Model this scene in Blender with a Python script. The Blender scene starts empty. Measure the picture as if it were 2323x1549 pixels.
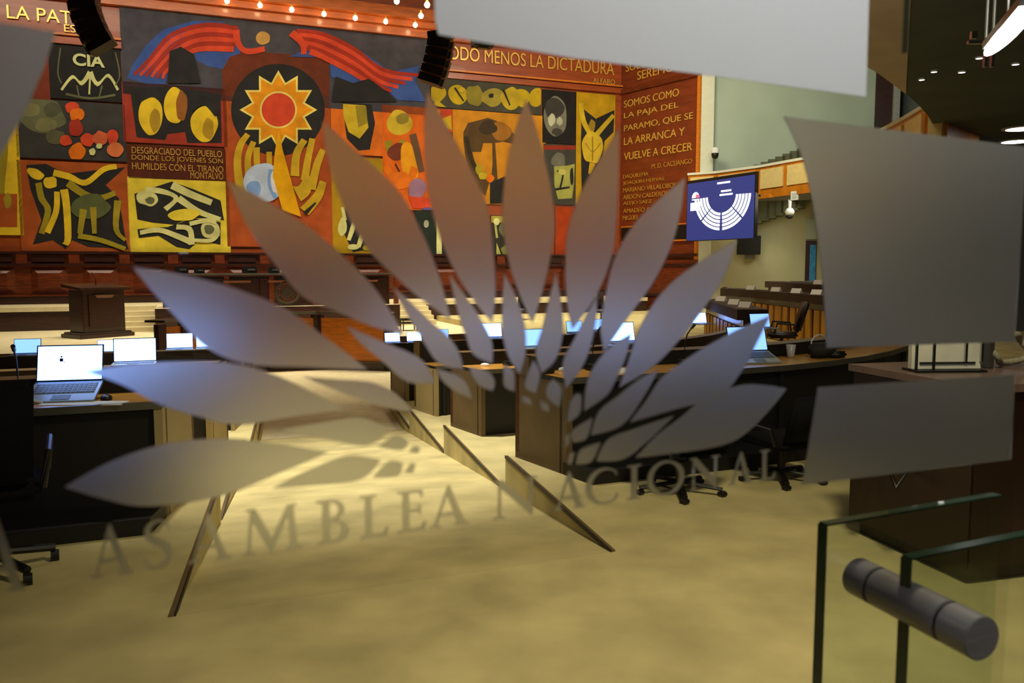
import bpy, bmesh, math, random
from mathutils import Vector as Ve, Matrix
R_ = math.radians
S = bpy.context.scene
COL = S.collection
random.seed(4)
# ------------------------------------------------------------------ camera
FPX, CX, CY, PIT, EYE = 1860.0, 1161.5, 774.5, R_(5.22), 1.6
cam = bpy.data.cameras.new('camera'); co = bpy.data.objects.new('camera', cam); COL.objects.link(co)
co.location = (0, 0, EYE); co.rotation_euler = (math.pi/2 - PIT, 0, 0)
cam.sensor_width = 36; cam.lens = 36*FPX/2323; cam.clip_start = .02; cam.clip_end = 200
cam.dof.use_dof = True; cam.dof.focus_distance = 17; cam.dof.aperture_fstop = 6.4
S.camera = co
# ------------------------------------------------------------------ world, exposure
W = bpy.data.worlds.new('world'); S.world = W; W.use_nodes = True
W.node_tree.nodes['Background'].inputs[0].default_value = (1, .86, .62, 1)
W.node_tree.nodes['Background'].inputs[1].default_value = .012
S.view_settings.view_transform = 'Standard'; S.view_settings.look = 'None'
S.view_settings.exposure = 0.0; S.view_settings.gamma = 1; S.view_settings.use_curve_mapping = False
S.cycles.max_bounces = 8; S.cycles.transparent_max_bounces = 12; S.cycles.use_denoising = True
S.cycles.caustics_reflective = False
# ------------------------------------------------------------------ frames
HY = R_(22)
RV = Ve((math.cos(HY), math.sin(HY), 0)); NV = Ve((-math.sin(HY), math.cos(HY), 0))
def h(s, n, z=0): return RV*s + NV*n + Ve((0, 0, z))
CAM = Ve((0, 0, EYE)); FW = Ve((0, math.cos(PIT), -math.sin(PIT))); UP = Ve((0, math.sin(PIT), math.cos(PIT)))
def ray(x, y): return FW + Ve((1, 0, 0))*((x-CX)/FPX) - UP*((y-CY)/FPX)
def G(x, y, z):
    d = ray(x, y); return CAM + d*((z-EYE)/d.z)
def D(x, y, dep): return CAM + ray(x, y)*dep
def V(x, y, q, ang):
    n = Ve((-math.sin(ang), math.cos(ang), 0)); d = ray(x, y)
    return CAM + d*(n.dot(q-CAM)/n.dot(d))
def sn(p): return RV.dot(p), NV.dot(p)
# ------------------------------------------------------------------ lights
def area(name, loc, target, w, hgt, power, col=(1, .86, .62), spread=180):
    l = bpy.data.lights.new(name, 'AREA'); l.shape = 'RECTANGLE'; l.size = w; l.size_y = hgt; l.energy = power; l.color = col
    l.spread = R_(spread)
    o = bpy.data.objects.new(name, l); COL.objects.link(o); o.location = loc
    o.rotation_euler = (Ve(target)-Ve(loc)).to_track_quat('-Z', 'Y').to_euler(); return o
def spot(name, loc, target, power, ang, blend=.6, col=(1, .88, .64), rad=.3):
    l = bpy.data.lights.new(name, 'SPOT'); l.energy = power; l.spot_size = R_(ang); l.spot_blend = blend; l.color = col; l.shadow_soft_size = rad
    o = bpy.data.objects.new(name, l); COL.objects.link(o); o.location = loc
    o.rotation_euler = (Ve(target)-Ve(loc)).to_track_quat('-Z', 'Y').to_euler(); return o
area('mural_wash', h(3, 22.5, 10.6), h(4.5, 29, 5.0), 20, .8, 440, (1, .92, .72), 130)
area('side_wall_wash', h(12, 20, 10), h(17, 27, 4), 5, 1, 330, (1, .9, .66), 140)
area('stage_wash', h(5, 23.0, 10.8), h(5, 23.6, 0), 18, 1.5, 900, (1, .92, .72), 84)
spot('aisle_lamp', h(.5, 9.6, 10.5), h(1.3, 9.2, -.6), 8200, 50, 1.0, (1, .95, .83))
spot('floor_lamp', h(2.2, 1.6, 4.3), h(2.3, 3.1, 0), 520, 112, 1.0, (1, .88, .58))
area('gallery_wash', h(14, 17, 7), h(19, 22, 4.5), 3, 3, 160, (.93, 1, .8), 150)
area('under_gallery', h(18.0, 21.5, 3.7), h(17.2, 23, 1), 3.5, 1.0, 36, (1, .93, .74), 160)
area('desk_wash', h(9.5, 13, 8), h(9.5, 13, 0), 5, 5, 160, (1, .88, .6), 120)
area('lobby_fill', (.25, .15, 2.5), (.45, .9, 2.0), .7, .15, 8.5, (.97, .98, 1), 120)  # unseen fill light added to brighten the film along the glass top
area('lobby_fill_low', (1.1, -.2, 2.9), (.75, 1.1, 1.1), .3, .3, 2.2, (.97, .97, 1), 110)  # second unseen fill, added lower down for the steel bar
area('ceiling_lamp_light', (2.6, 5.2, 3.6), (4.5, 9, 4.5), .6, .6, 26, (1, .98, .86), 170)

# ------------------------------------------------------------------ materials
def lin(c):
    r = []
    for v in c:
        v = v/255; r.append(v/12.92 if v <= .04045 else ((v+.055)/1.055)**2.4)
    return (*r, 1)
MC = {}
def M(name, rgb, rough=.6, metal=0, var=.12, scale=8, emit=None, es=0, coat=0, stretch=(1, 1, 1), bump=0, spec=.5, world=False):
    if name in MC: return MC[name]
    m = bpy.data.materials.new(name); m.use_nodes = True; nt = m.node_tree; b = nt.nodes['Principled BSDF']
    c = lin(rgb)
    tc = nt.nodes.new('ShaderNodeTexCoord'); mp = nt.nodes.new('ShaderNodeMapping'); mp.inputs['Scale'].default_value = stretch
    nz = nt.nodes.new('ShaderNodeTexNoise'); nz.inputs['Scale'].default_value = scale; nz.inputs['Detail'].default_value = 5
    nt.links.new(nt.nodes.new('ShaderNodeNewGeometry').outputs['Position'] if world else tc.outputs['Object'], mp.inputs[0]); nt.links.new(mp.outputs[0], nz.inputs['Vector'])
    cr = nt.nodes.new('ShaderNodeValToRGB'); e = cr.color_ramp.elements
    e[0].position = .3; e[1].position = .7
    e[0].color = (*[v*(1-var) for v in c[:3]], 1); e[1].color = (*[min(1, v*(1+var)) for v in c[:3]], 1)
    nt.links.new(nz.outputs['Fac'], cr.inputs[0]); nt.links.new(cr.outputs[0], b.inputs['Base Color'])
    b.inputs['Roughness'].default_value = rough; b.inputs['Metallic'].default_value = metal
    b.inputs['Coat Weight'].default_value = coat; b.inputs['Specular IOR Level'].default_value = spec
    if bump:
        bp = nt.nodes.new('ShaderNodeBump'); bp.inputs['Strength'].default_value = bump; bp.inputs['Distance'].default_value = .01
        nt.links.new(nz.outputs['Fac'], bp.inputs['Height']); nt.links.new(bp.outputs[0], b.inputs['Normal'])
    if emit:
        b.inputs['Emission Color'].default_value = lin(emit); b.inputs['Emission Strength'].default_value = es
    MC[name] = m; return m
wood = M('wood_red', (104, 42, 14), .35, var=.5, scale=3, stretch=(1, 1, 9), coat=.15)
wood_dk = M('wood_dark', (52, 23, 18), .35, var=.4, scale=3, stretch=(1, 1, 8), coat=.2)
wood_or = M('wood_orange', (214, 122, 24), .45, var=.22, scale=3, stretch=(1, 1, 7), coat=.1)
wood_fr = M('wood_frieze', (158, 72, 28), .4, var=.22, scale=1.2, stretch=(1, 1, 6), coat=.1)
wood_cor = M('wood_cornice', (196, 98, 28), .3, var=.25, scale=2, stretch=(1, 1, 8), coat=.3)
wood_top = M('desk_top_wood', (205, 148, 62), .35, var=.18, scale=4, stretch=(2, 9, 1), coat=.2)
lam_bg = M('beige_laminate', (172, 152, 104), .5, var=.08, scale=4, stretch=(1, 1, .3))
lam_br = M('brown_laminate', (104, 84, 52), .45, var=.15, scale=3)
lam_bk = M('black_laminate', (16, 13, 12), .55, var=.2)
carpet = M('carpet_beige', (196, 181, 128), .95, var=.2, scale=2.2, bump=.35, spec=.1, world=True)
carpet_st = M('carpet_cream', (222, 206, 164), .95, var=.08, scale=5, bump=.15, spec=.1)
brass = M('gold_letters', (238, 190, 86), .35, metal=.35, var=.1, scale=20, spec=.6)
black = M('black_plastic', (15, 15, 16), .45, var=.2)
blackf = M('black_fabric', (11, 11, 12), .85, var=.3, scale=40, spec=.15)
leather = M('brown_leather', (44, 26, 22), .45, var=.25, scale=12)
grey_m = M('grey_metal', (130, 128, 120), .35, metal=.8, var=.08)
steel = M('brushed_steel', (122, 119, 121), .42, metal=.35, var=.16, scale=12, stretch=(1, 1, 14))
chrome = M('chrome', (190, 190, 185), .15, metal=1, var=.03)
white_p = M('white_plastic', (225, 225, 220), .4, var=.04)
alu = M('laptop_grey', (148, 158, 160), .4, metal=.3, var=.05)
keys = M('key_grey', (92, 104, 112), .5, var=.3, scale=60)
cream_w = M('cream_wall', (182, 176, 142), .85, var=.06, scale=1.2)
green_w = M('pale_green_wall', (164, 176, 160), .85, var=.07, scale=.8)
white_w = M('white_column', (222, 220, 198), .8, var=.04)
ceil_dk = M('dark_ceiling', (80, 86, 74), .8, var=.18, scale=.9)
soffit = M('grey_soffit', (120, 116, 104), .8, var=.06)
ceil_w = M('wood_ceiling', (126, 64, 28), .35, var=.4, scale=2, stretch=(6, 1, 1), coat=.2)
gal_or = M('gallery_wood', (196, 116, 24), .4, var=.25, scale=3)
gal_cr = M('gallery_cream', (224, 196, 128), .6, var=.08)
blade = M('panel_back', (42, 30, 24), .7)
bulb_m = M('bulb_glow', (255, 240, 210), emit=(255, 224, 170), es=16)
lamp_m = M('lamp_glow', (255, 250, 240), emit=(255, 252, 245), es=9)
scr_w = M('screen_white', (200, 220, 225), .3, var=.02, emit=(124, 164, 255), es=6.5)
scr_b = M('screen_blue', (130, 180, 225), .3, var=.02, emit=(124, 170, 255), es=2.0)
scr_n = M('screen_navy', (34, 44, 96), .3, var=.03, emit=(40, 52, 118), es=.9)
scr_t = M('screen_text', (235, 240, 250), .3, emit=(240, 244, 255), es=1.5)
scr_r = M('screen_red', (220, 90, 120), .3, emit=(225, 90, 120), es=1)
scr_c = M('screen_cyan', (120, 190, 230), .3, emit=(120, 200, 240), es=1)
ink = M('screen_ink', (30, 24, 80), .4)
def glassmat(name, tint, rgh=.03, refl=1.0):
    m = bpy.data.materials.new(name); m.use_nodes = True; nt = m.node_tree; nt.nodes.clear()
    o = nt.nodes.new('ShaderNodeOutputMaterial'); mx = nt.nodes.new('ShaderNodeMixShader'); t = nt.nodes.new('ShaderNodeBsdfTransparent')
    g = nt.nodes.new('ShaderNodeBsdfGlossy'); f = nt.nodes.new('ShaderNodeMath'); f.operation = 'MULTIPLY_ADD'; lw = nt.nodes.new('ShaderNodeLayerWeight'); lw.inputs[0].default_value = .2; f.inputs[1].default_value = .5; f.inputs[2].default_value = .02; nt.links.new(lw.outputs['Facing'], f.inputs[0])
    t.inputs[0].default_value = tint; g.inputs['Roughness'].default_value = rgh; g.inputs['Color'].default_value = (refl, refl, refl, 1)
    nt.links.new(f.outputs[0], mx.inputs[0]); nt.links.new(t.outputs[0], mx.inputs[1]); nt.links.new(g.outputs[0], mx.inputs[2])
    nt.links.new(mx.outputs[0], o.inputs[0]); return m
pane_m = glassmat('clear_glass', (.97, .98, .965, 1), refl=.6)
bar_m = glassmat('barrier_glass', (.93, .97, .93, 1))
edge_m = M('green_glass_edge', (26, 56, 40), .15, var=.5, scale=9, stretch=(1, 1, .7), coat=.6)
def filmmat(nm='frosted_film', dmix=.045):
    m = bpy.data.materials.new(nm); m.use_nodes = True; nt = m.node_tree; nt.nodes.clear()
    o = nt.nodes.new('ShaderNodeOutputMaterial'); mx = nt.nodes.new('ShaderNodeMixShader')
    g = nt.nodes.new('ShaderNodeBsdfGlass'); g.inputs['Roughness'].default_value = .29; g.inputs['IOR'].default_value = 1.45
    g.inputs['Color'].default_value = (.86, .87, .86, 1)
    d = nt.nodes.new('ShaderNodeBsdfDiffuse')
    nz = nt.nodes.new('ShaderNodeTexNoise'); nz.inputs['Scale'].default_value = 900
    cr = nt.nodes.new('ShaderNodeValToRGB'); cr.color_ramp.elements[0].color = (.62, .61, .6, 1); cr.color_ramp.elements[1].color = (.72, .71, .7, 1)
    nt.links.new(nz.outputs['Fac'], cr.inputs[0]); nt.links.new(cr.outputs[0], d.inputs['Color'])
    mx.inputs[0].default_value = dmix
    nt.links.new(g.outputs[0], mx.inputs[1]); nt.links.new(d.outputs[0], mx.inputs[2]); nt.links.new(mx.outputs[0], o.inputs[0]); return m
film = filmmat(); film_w = filmmat('white_film', .7); film_m = filmmat('pale_film', .55)
# ------------------------------------------------------------------ mesh helpers
class MB:
    def __init__(s): s.v = []; s.f = []; s.m = []; s.mats = []
    def mi(s, m):
        if m not in s.mats: s.mats.append(m)
        return s.mats.index(m)
    def add(s, vs, fs, m):
        k = len(s.v); i = s.mi(m); s.v += [Ve(p) for p in vs]
        for q in fs: s.f.append([k+a for a in q]); s.m.append(i)
        return s
    def hexa(s, p, m): return s.add(p, [(0, 3, 2, 1), (4, 5, 6, 7), (0, 1, 5, 4), (1, 2, 6, 5), (2, 3, 7, 6), (3, 0, 4, 7)], m)
    def box(s, c, d, m, rz=0, rx=0):
        c = Ve(c); mt = Matrix.Rotation(rz, 3, 'Z') @ Matrix.Rotation(rx, 3, 'X'); a, b, e = d[0]/2, d[1]/2, d[2]/2
        return s.hexa([c+mt @ Ve(q) for q in ((-a, -b, -e), (a, -b, -e), (a, b, -e), (-a, b, -e), (-a, -b, e), (a, -b, e), (a, b, e), (-a, b, e))], m)
    def prism(s, pl, z0, z1, m, mt=None):
        n = len(pl)
        if sum(pl[i][0]*pl[(i+1) % n][1]-pl[(i+1) % n][0]*pl[i][1] for i in range(n)) < 0: pl = pl[::-1]
        g0 = z0 if callable(z0) else (lambda p: z0); g1 = z1 if callable(z1) else (lambda p: z1)
        vs = [(p[0], p[1], g0(p)) for p in pl]+[(p[0], p[1], g1(p)) for p in pl]
        s.add(vs, [tuple(range(n, 2*n))], mt or m)
        return s.add(vs, [tuple(range(n-1, -1, -1))]+[(i, (i+1) % n, n+(i+1) % n, n+i) for i in range(n)], m)
    def ngon(s, pts, m): return s.add(pts, [tuple(range(len(pts)))], m)
    def cyl(s, p0, p1, r0, r1, m, n=14):
        p0, p1 = Ve(p0), Ve(p1); q = (p1-p0).to_track_quat('Z', 'Y'); vs = []
        for p, r in ((p0, r0), (p1, r1)):
            vs += [p+q @ Ve((r*math.cos(2*math.pi*i/n), r*math.sin(2*math.pi*i/n), 0)) for i in range(n)]
        return s.add(vs, [tuple(range(n-1, -1, -1)), tuple(range(n, 2*n))]+[(i, (i+1) % n, n+(i+1) % n, n+i) for i in range(n)], m)
    def tube(s, pts, r, m, n=8):
        pts = [Ve(p) for p in pts]; vs = []
        for i, p in enumerate(pts):
            t = (pts[min(i+1, len(pts)-1)]-pts[max(i-1, 0)]); q = t.to_track_quat('Z', 'Y')
            vs += [p+q @ Ve((r*math.cos(2*math.pi*j/n), r*math.sin(2*math.pi*j/n), 0)) for j in range(n)]
        fs = [tuple(range(n-1, -1, -1)), tuple(range(len(vs)-n, len(vs)))]
        for i in range(len(pts)-1):
            fs += [(i*n+j, i*n+(j+1) % n, (i+1)*n+(j+1) % n, (i+1)*n+j) for j in range(n)]
        return s.add(vs, fs, m)
    def lathe(s, c, prof, m, n=16, cap=True):
        vs = []; c = Ve(c); k = len(prof)
        for r, z in prof: vs += [c+Ve((r*math.cos(2*math.pi*j/n), r*math.sin(2*math.pi*j/n), z)) for j in range(n)]
        fs = [tuple(range(n-1, -1, -1)), tuple(range(len(vs)-n, len(vs)))] if cap else []
        for i in range(k-1): fs += [(i*n+j, i*n+(j+1) % n, (i+1)*n+(j+1) % n, (i+1)*n+j) for j in range(n)]
        return s.add(vs, fs, m)
    def build(s, name, parent=None, bevel=0, smooth=False, origin=None, rz=0):
        me = bpy.data.meshes.new(name)
        vs = s.v
        if origin is not None:
            o = Ve(origin); mt = Matrix.Rotation(-rz, 3, 'Z'); vs = [mt @ (p-o) for p in vs]
        me.from_pydata([tuple(p) for p in vs], [], s.f)
        for m in s.mats: me.materials.append(m)
        me.polygons.foreach_set('material_index', s.m)
        if bevel:
            bm = bmesh.new(); bm.from_mesh(me)
            bmesh.ops.bevel(bm, geom=bm.edges[:], offset=bevel, segments=2, affect='EDGES', clamp_overlap=True)
            bm.to_mesh(me); bm.free()
        if smooth: me.polygons.foreach_set('use_smooth', [True]*len(me.polygons))
        me.update()
        ob = bpy.data.objects.new(name, me); COL.objects.link(ob)
        if origin is not None: ob.location = origin; ob.rotation_euler = (0, 0, rz)
        if parent: ob.parent = parent
        return ob
def tag(o, label, cat, group=None):
    o['label'] = label; o['category'] = cat
    if group: o['group'] = group
    return o
def thing(name, label, cat, loc=(0, 0, 0), rz=0, group=None):
    o = bpy.data.objects.new(name, None); COL.objects.link(o); o.location = loc; o.rotation_euler = (0, 0, rz); o.empty_display_size = .1
    return tag(o, label, cat, group)
def struct(o): o['kind'] = 'structure'; return o
def copy_tree(o, parent=None):
    c = o.copy(); COL.objects.link(c)
    if parent: c.parent = parent
    for ch in [x for x in o.children]: copy_tree(ch, c)
    return c
def dup(o, loc, rz, label=None, scale=None):
    c = copy_tree(o); c.location = loc; c.rotation_euler = (0, 0, rz)
    if label: c['label'] = label
    if scale: c.scale = (scale,)*3
    return c
def flat(splines, thick, name='flat'):
    cu = bpy.data.curves.new(name, 'CURVE'); cu.dimensions = '2D'; cu.fill_mode = 'BOTH'; cu.extrude = thick/2
    for pts in splines:
        sp = cu.splines.new('POLY'); sp.points.add(len(pts)-1); sp.use_cyclic_u = True
        for i, p in enumerate(pts): sp.points[i].co = (p[0], p[1], 0, 1)
    return cv2mesh(cu)
def cv2mesh(cu):
    ob = bpy.data.objects.new('tmp', cu); COL.objects.link(ob)
    dg = bpy.context.evaluated_depsgraph_get(); dg.update()
    me = bpy.data.meshes.new_from_object(ob.evaluated_get(dg)); bpy.data.objects.remove(ob)
    return me
def mobj(name, me, mat, parent=None, loc=None, mw=None):
    me.materials.clear(); me.materials.append(mat)
    for p in me.polygons: p.material_index = 0
    me.name = name
    o = bpy.data.objects.new(name, me); COL.objects.link(o)
    if mw is not None: o.matrix_world = mw
    if loc is not None: o.location = loc
    if parent: o.parent = parent
    return o
def textmesh(body, width=None, height=1.0, ext=.02, space=1.0, bold=.0):
    cu = bpy.data.curves.new('t', 'FONT'); cu.body = body; cu.extrude = ext; cu.space_character = space; cu.offset = bold
    me = cv2mesh(cu); me = me if len(me.vertices) else me
    xs = [v.co.x for v in me.vertices]; ys = [v.co.y for v in me.vertices]
    x0, x1, y0, y1 = min(xs), max(xs), min(ys), max(ys)
    sx = (width/(x1-x0)) if width else height/(y1-y0); sy = height/(y1-y0)
    for v in me.vertices: v.co.x = (v.co.x-x0)*sx; v.co.y = (v.co.y-y0)*sy
    return me
def catmull(p, k=6):
    out = []; n = len(p)
    for i in range(n-1):
        a, b, c, d = p[max(i-1, 0)], p[i], p[i+1], p[min(i+2, n-1)]
        for j in range(k):
            t = j/k
            out.append(tuple(.5*((2*b[q])+(-a[q]+c[q])*t+(2*a[q]-5*b[q]+4*c[q]-d[q])*t*t+(-a[q]+3*b[q]-3*c[q]+d[q])*t**3) for q in (0, 1)))
    return out+[p[-1]]
def closed(p, k=4):
    n = len(p); out = []
    for i in range(n):
        a, b, c, d = p[i-1], p[i], p[(i+1) % n], p[(i+2) % n]
        for j in range(k):
            t = j/k
            out.append(tuple(.5*((2*b[q])+(-a[q]+c[q])*t+(2*a[q]-5*b[q]+4*c[q]-d[q])*t*t+(-a[q]+3*b[q]-3*c[q]+d[q])*t**3) for q in (0, 1)))
    return out
# ================================================================== SETTING
def edgeR(n): return 2.202+.1255*(n-3.967)
def edgeL(n): return -.077+.1255*(n-3.94)
ZT = [0, -.30, -.62, -.92]; NE = [6.336, 9.29, 12.34, 15.6]; ZB = -1.1; N0 = 3.95
def bow(s): return .105*max(0, min(s, 8)-4.2)**2
m_ = MB()
def P2(s, n): p = h(s, n); return (p.x, p.y)
# near floor (lobby side and first terrace)
m_.prism([P2(-12, -4), P2(20, -4), P2(20, N0), P2(edgeR(N0), N0), P2(edgeL(N0), N0), P2(-12, N0)], -.5, 0, carpet)
fl = struct(m_.build('floor', origin=h(1, 2, 0)))
def terrace(k):
    n0 = N0 if k == 0 else NE[k-1]; n1 = NE[k]; z = ZT[k]
    sR = [edgeR(0)]
    cur = [4.2, 5, 5.8, 6.6, 7.3, 8]
    a = [P2(edgeR(n0)+0, n0)]+([P2(s, n0+bow(s)) for s in cur] if k else [P2(20, n0)])
    b = ([P2(edgeR(n1), n1)]+[P2(s, n1+bow(s)) for s in cur]+([P2(20, n1+bow(8))] if k == 0 else []))
    r = MB(); r.prism(a+b[::-1], -2.0, z, carpet); o = struct(r.build('floor', origin=h(5, n0, z)))
    l = MB(); l.prism([P2(edgeL(n0), n0), P2(edgeL(n1), n1), P2(-12, n1), P2(-12, n0)], -2.0, z, carpet); struct(l.build('floor', origin=h(-3, n0, z)))
    t = MB()   # dark nosing along the aisle edge and the drop
    for e, sg in ((edgeR, 1), (edgeL, -1)):
        t.prism([P2(e(n0), n0), P2(e(n1), n1), P2(e(n1)+.024*sg, n1), P2(e(n0)+.024*sg, n0)], z-.012, z+.010, lam_br)
        t.prism([P2(e(n0)-.006*sg, n0), P2(e(n1)-.006*sg, n1), P2(e(n1), n1), P2(e(n0), n0)], z-.012, z+.014, lam_bk)
    struct(t.build('trim_%d' % (k+1), origin=h(1, n0, z)))
for k in range(4): terrace(k)
rm = MB(); rl = 15.6
def rz_(n): return max(-.118*(n-N0)*1.008, ZB)
NB = N0-ZB/.119
rm.prism([P2(edgeL(N0), N0), P2(edgeR(N0), N0), P2(edgeR(NB), NB), P2(edgeL(NB), NB)], -2.0, lambda p: rz_(NV.dot(Ve((p[0], p[1], 0)))), carpet)
struct(rm.build('floor', origin=h(1, N0, 0)))
b = MB(); b.prism([P2(-14, 13.2), P2(8, 13.2), P2(8, 30), P2(-14, 30)], -2, ZB, carpet_st); struct(b.build('floor', origin=h(0, 18, ZB)))
b = MB(); b.prism([P2(8, 6.336+bow(8)), P2(20, 6.336+bow(8)), P2(20, 27), P2(8, 27)], -2, -.05, carpet); struct(b.build('floor', origin=h(12, 12, -.05)))
# stage: lower level A, upper level B
ENC = [(345, 17.9), (400, 18.7), (480, 20.0), (600, 21.2), (720, 21.6), (885, 21.2)]
encp = [D(x, 605, d) for x, d in ENC]
ZA, ZBB = -.22, .45
pa = [P2(-12, 20.4)]+[(p.x, p.y) for p in encp]+[P2(8.0, sn(encp[-1])[1]+.3), P2(16.2, 23.0), P2(16.2, 29.2), P2(-12, 29.2)]
b = MB(); b.prism(pa, ZB, ZA, wood_dk, carpet_st); struct(b.build('floor', origin=h(3, 24, ZA)))
nB, nP = 26.6, 24.5
sD0 = sn(D(348, 605, 22.6))[0]; sD1 = sn(D(905, 605, 25.0))[0]
b = MB(); b.prism([P2(-12, nB), P2(sD0, nB), P2(sD0, nP), P2(sD1, nP), P2(sD1, nB), P2(16.2, nB), P2(16.2, 29.2), P2(-12, 29.2)], ZA, ZBB, wood_dk, carpet_st)
struct(b.build('floor', origin=h(3, 27, ZBB)))
t = MB()
for s0, s1 in ((-12, sD0), (sD1+1.4, 16.2)): t.box(h((s0+s1)/2, nB-.02, ZBB-.06), (s1-s0, .06, .13), carpet_st, HY)
struct(t.build('trim_5', origin=h(0, nB, ZBB)))
def stairs(s0, s1, n_top, steps, nm):
    q = MB(); dz = (ZBB-ZA)/steps
    for i in range(steps): q.box(h((s0+s1)/2, n_top-.15-.3*i, (ZA+ZBB-dz*(i))/2), (s1-s0, .3, ZBB-dz*i-ZA), carpet_st, HY)
    return struct(q.build(nm, origin=h((s0+s1)/2, n_top, ZA)))
stairs(sn(D(272, 605, 22.5))[0], sD0-.02, nB-.03, 5, 'stage_steps')
stairs(sD1+.02, sn(D(1000, 605, 25.5))[0], nB-.03, 5, 'stage_steps')
# back wall
WQ = h(0, 29.0); zc0 = V(500, 40, WQ, HY).z
s_c = sn(V(1408, 300, WQ, HY))[0]
CORN = h(s_c, 29.0)
b = MB(); b.box(h((s_c-9)/2, 29.15, 4.6), (s_c+9, .3, 14.4), wood_fr, HY); struct(b.build('wall_back', origin=h(4, 29, 0)))
# right-hand return wall
RANG = math.atan2(-1860, 1361)
pe = V(1590, 300, CORN, RANG); RD = Ve((math.cos(RANG), math.sin(RANG), 0)); RN = Ve((math.sin(RANG), -math.cos(RANG), 0))   # RN faces the hall
if RN.dot(CAM-CORN) < 0: RN = -RN
LR = RD.dot(pe-CORN)
wr = M('wood_panel_red', (122, 52, 22), .4, var=.25, scale=1.5, stretch=(1, 1, 6))
b = MB(); c_ = CORN+RD*(LR/2)-RN*.15
b.box((c_.x, c_.y, 4.6), (LR, .3, 14.4), wr, RANG); struct(b.build('wall_right', origin=c_))
def RW(x, y, o=0): return V(x, y, CORN, RANG)+RN*o
def WP(x, y, o=0): return V(x, y, WQ, HY)-NV*o
# cornice along both walls
t = MB()
def crown(p0, p1, out, z):
    for a, bb, w in ((0, .28, .22), (.28, .5, .4), (.5, .85, .62)):
        t.hexa([p0+Ve((0, 0, z+a)), p1+Ve((0, 0, z+a)), p1+out*w+Ve((0, 0, z+a)), p0+out*w+Ve((0, 0, z+a)),
                p0+Ve((0, 0, z+bb)), p1+Ve((0, 0, z+bb)), p1+out*w+Ve((0, 0, z+bb)), p0+out*w+Ve((0, 0, z+bb))], wood_cor)
crown(h(-9, 29), h(s_c, 29), -NV, zc0)
crown(CORN, CORN+RD*LR, RN, zc0)
struct(t.build('trim_6', origin=h(4, 29, zc0)))
t = MB()   # lower edge of the frieze
zf = WP(1200, 195).z
for s0, s1 in ((-9, sn(WP(274, 60))[0]), (sn(WP(976, 150))[0], s_c)):
    t.box(h((s0+s1)/2, 28.93, zf+.1), (s1-s0, .14, .2), wood_fr, HY); t.box(h((s0+s1)/2, 28.9, zf+.28), (s1-s0, .1, .06), wood_or, HY)
for off, hh in ((.12, .16), (.06, .06)):
    cc = CORN+RD*(LR/2)+RN*off/2; t.box((cc.x, cc.y, zf+.05), (LR, off, hh), wood, RANG)
struct(t.build('trim_7', origin=h(4, 29, zf)))
# wainscot with bevelled panels
t = MB(); zw0, zw1 = ZBB, 2.05
t.box(h((s_c-9)/2, 28.95, (zw0+zw1)/2), (s_c+9, .1, zw1-zw0), wood, HY)
t.box(h((s_c-9)/2, 28.86, zw1-.02), (s_c+9, .2, .06), wood_dk, HY); t.box(h((s_c-9)/2, 28.86, 1.66), (s_c+9, .22, .06), wood_dk, HY)
t.box(h((s_c-9)/2, 28.86, zw0+.12), (s_c+9, .2, .24), wood_dk, HY); t.box(h((s_c-9)/2, 28.84, zw0+.26), (s_c+9, .22, .04), wood, HY)
pit = 1.42; i0 = -9+.3
while i0 < s_c-1:
    c = i0+pit/2
    t.box(h(c, 28.87, 1.85), (pit*.62, .06, .2), wood_dk, HY); t.box(h(i0, 28.86, 1.85), (.3, .16, .34), wood, HY)
    o = [(-.5, .78), (.5, .78), (.5, 1.58), (-.5, 1.58)]; q = [(-.3, .95), (.3, .95), (.3, 1.4), (-.3, 1.4)]
    t.hexa([h(c+a, 28.9, z) for a, z in o]+[h(c+a, 28.78, z) for a, z in q], wood)
    i0 += pit
struct(t.build('trim_8', origin=h(4, 29, zw0)))
t = MB(); cc = CORN+RD*(LR/2)+RN*.06
t.box((cc.x, cc.y, .9), (LR, .12, 1.9), wood, RANG)
for z in (.55, 1.66, 2.02): cc = CORN+RD*(LR/2)+RN*.09; t.box((cc.x, cc.y, z), (LR, .18, .09), wood_dk, RANG)
cc = CORN+RD*(LR-.06)+RN*.05; t.box((cc.x, cc.y, 5), (.12, .1, 8.2), wood_or, RANG)
struct(t.build('trim_9', origin=CORN))
# column and gallery
PEN = CORN+RD*LR
b = MB(); p0 = V(1590, 300, PEN, R_(8)); p1 = V(1619, 300, PEN, R_(8))
b.prism([(p0.x, p0.y), (p1.x, p1.y), (p1.x-.1, p1.y+1), (p0.x-.1, p0.y+1)], -1, 9, white_w); struct(b.build('trim_10', origin=p0))
gA = Ve((p1.x, p1.y+.25, 0)); gB = D(2140, 605, 27.5); gdir = math.atan2(gB.y-gA.y, gB.x-gA.x)
b = MB(); gc = (gA+gB)/2; gl = (gB-gA).length
b.box((gc.x, gc.y+.15, 4), (gl+.2, .3, 12), green_w, gdir); struct(b.build('wall_gallery', origin=(gc.x, gc.y, 0)))
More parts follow.
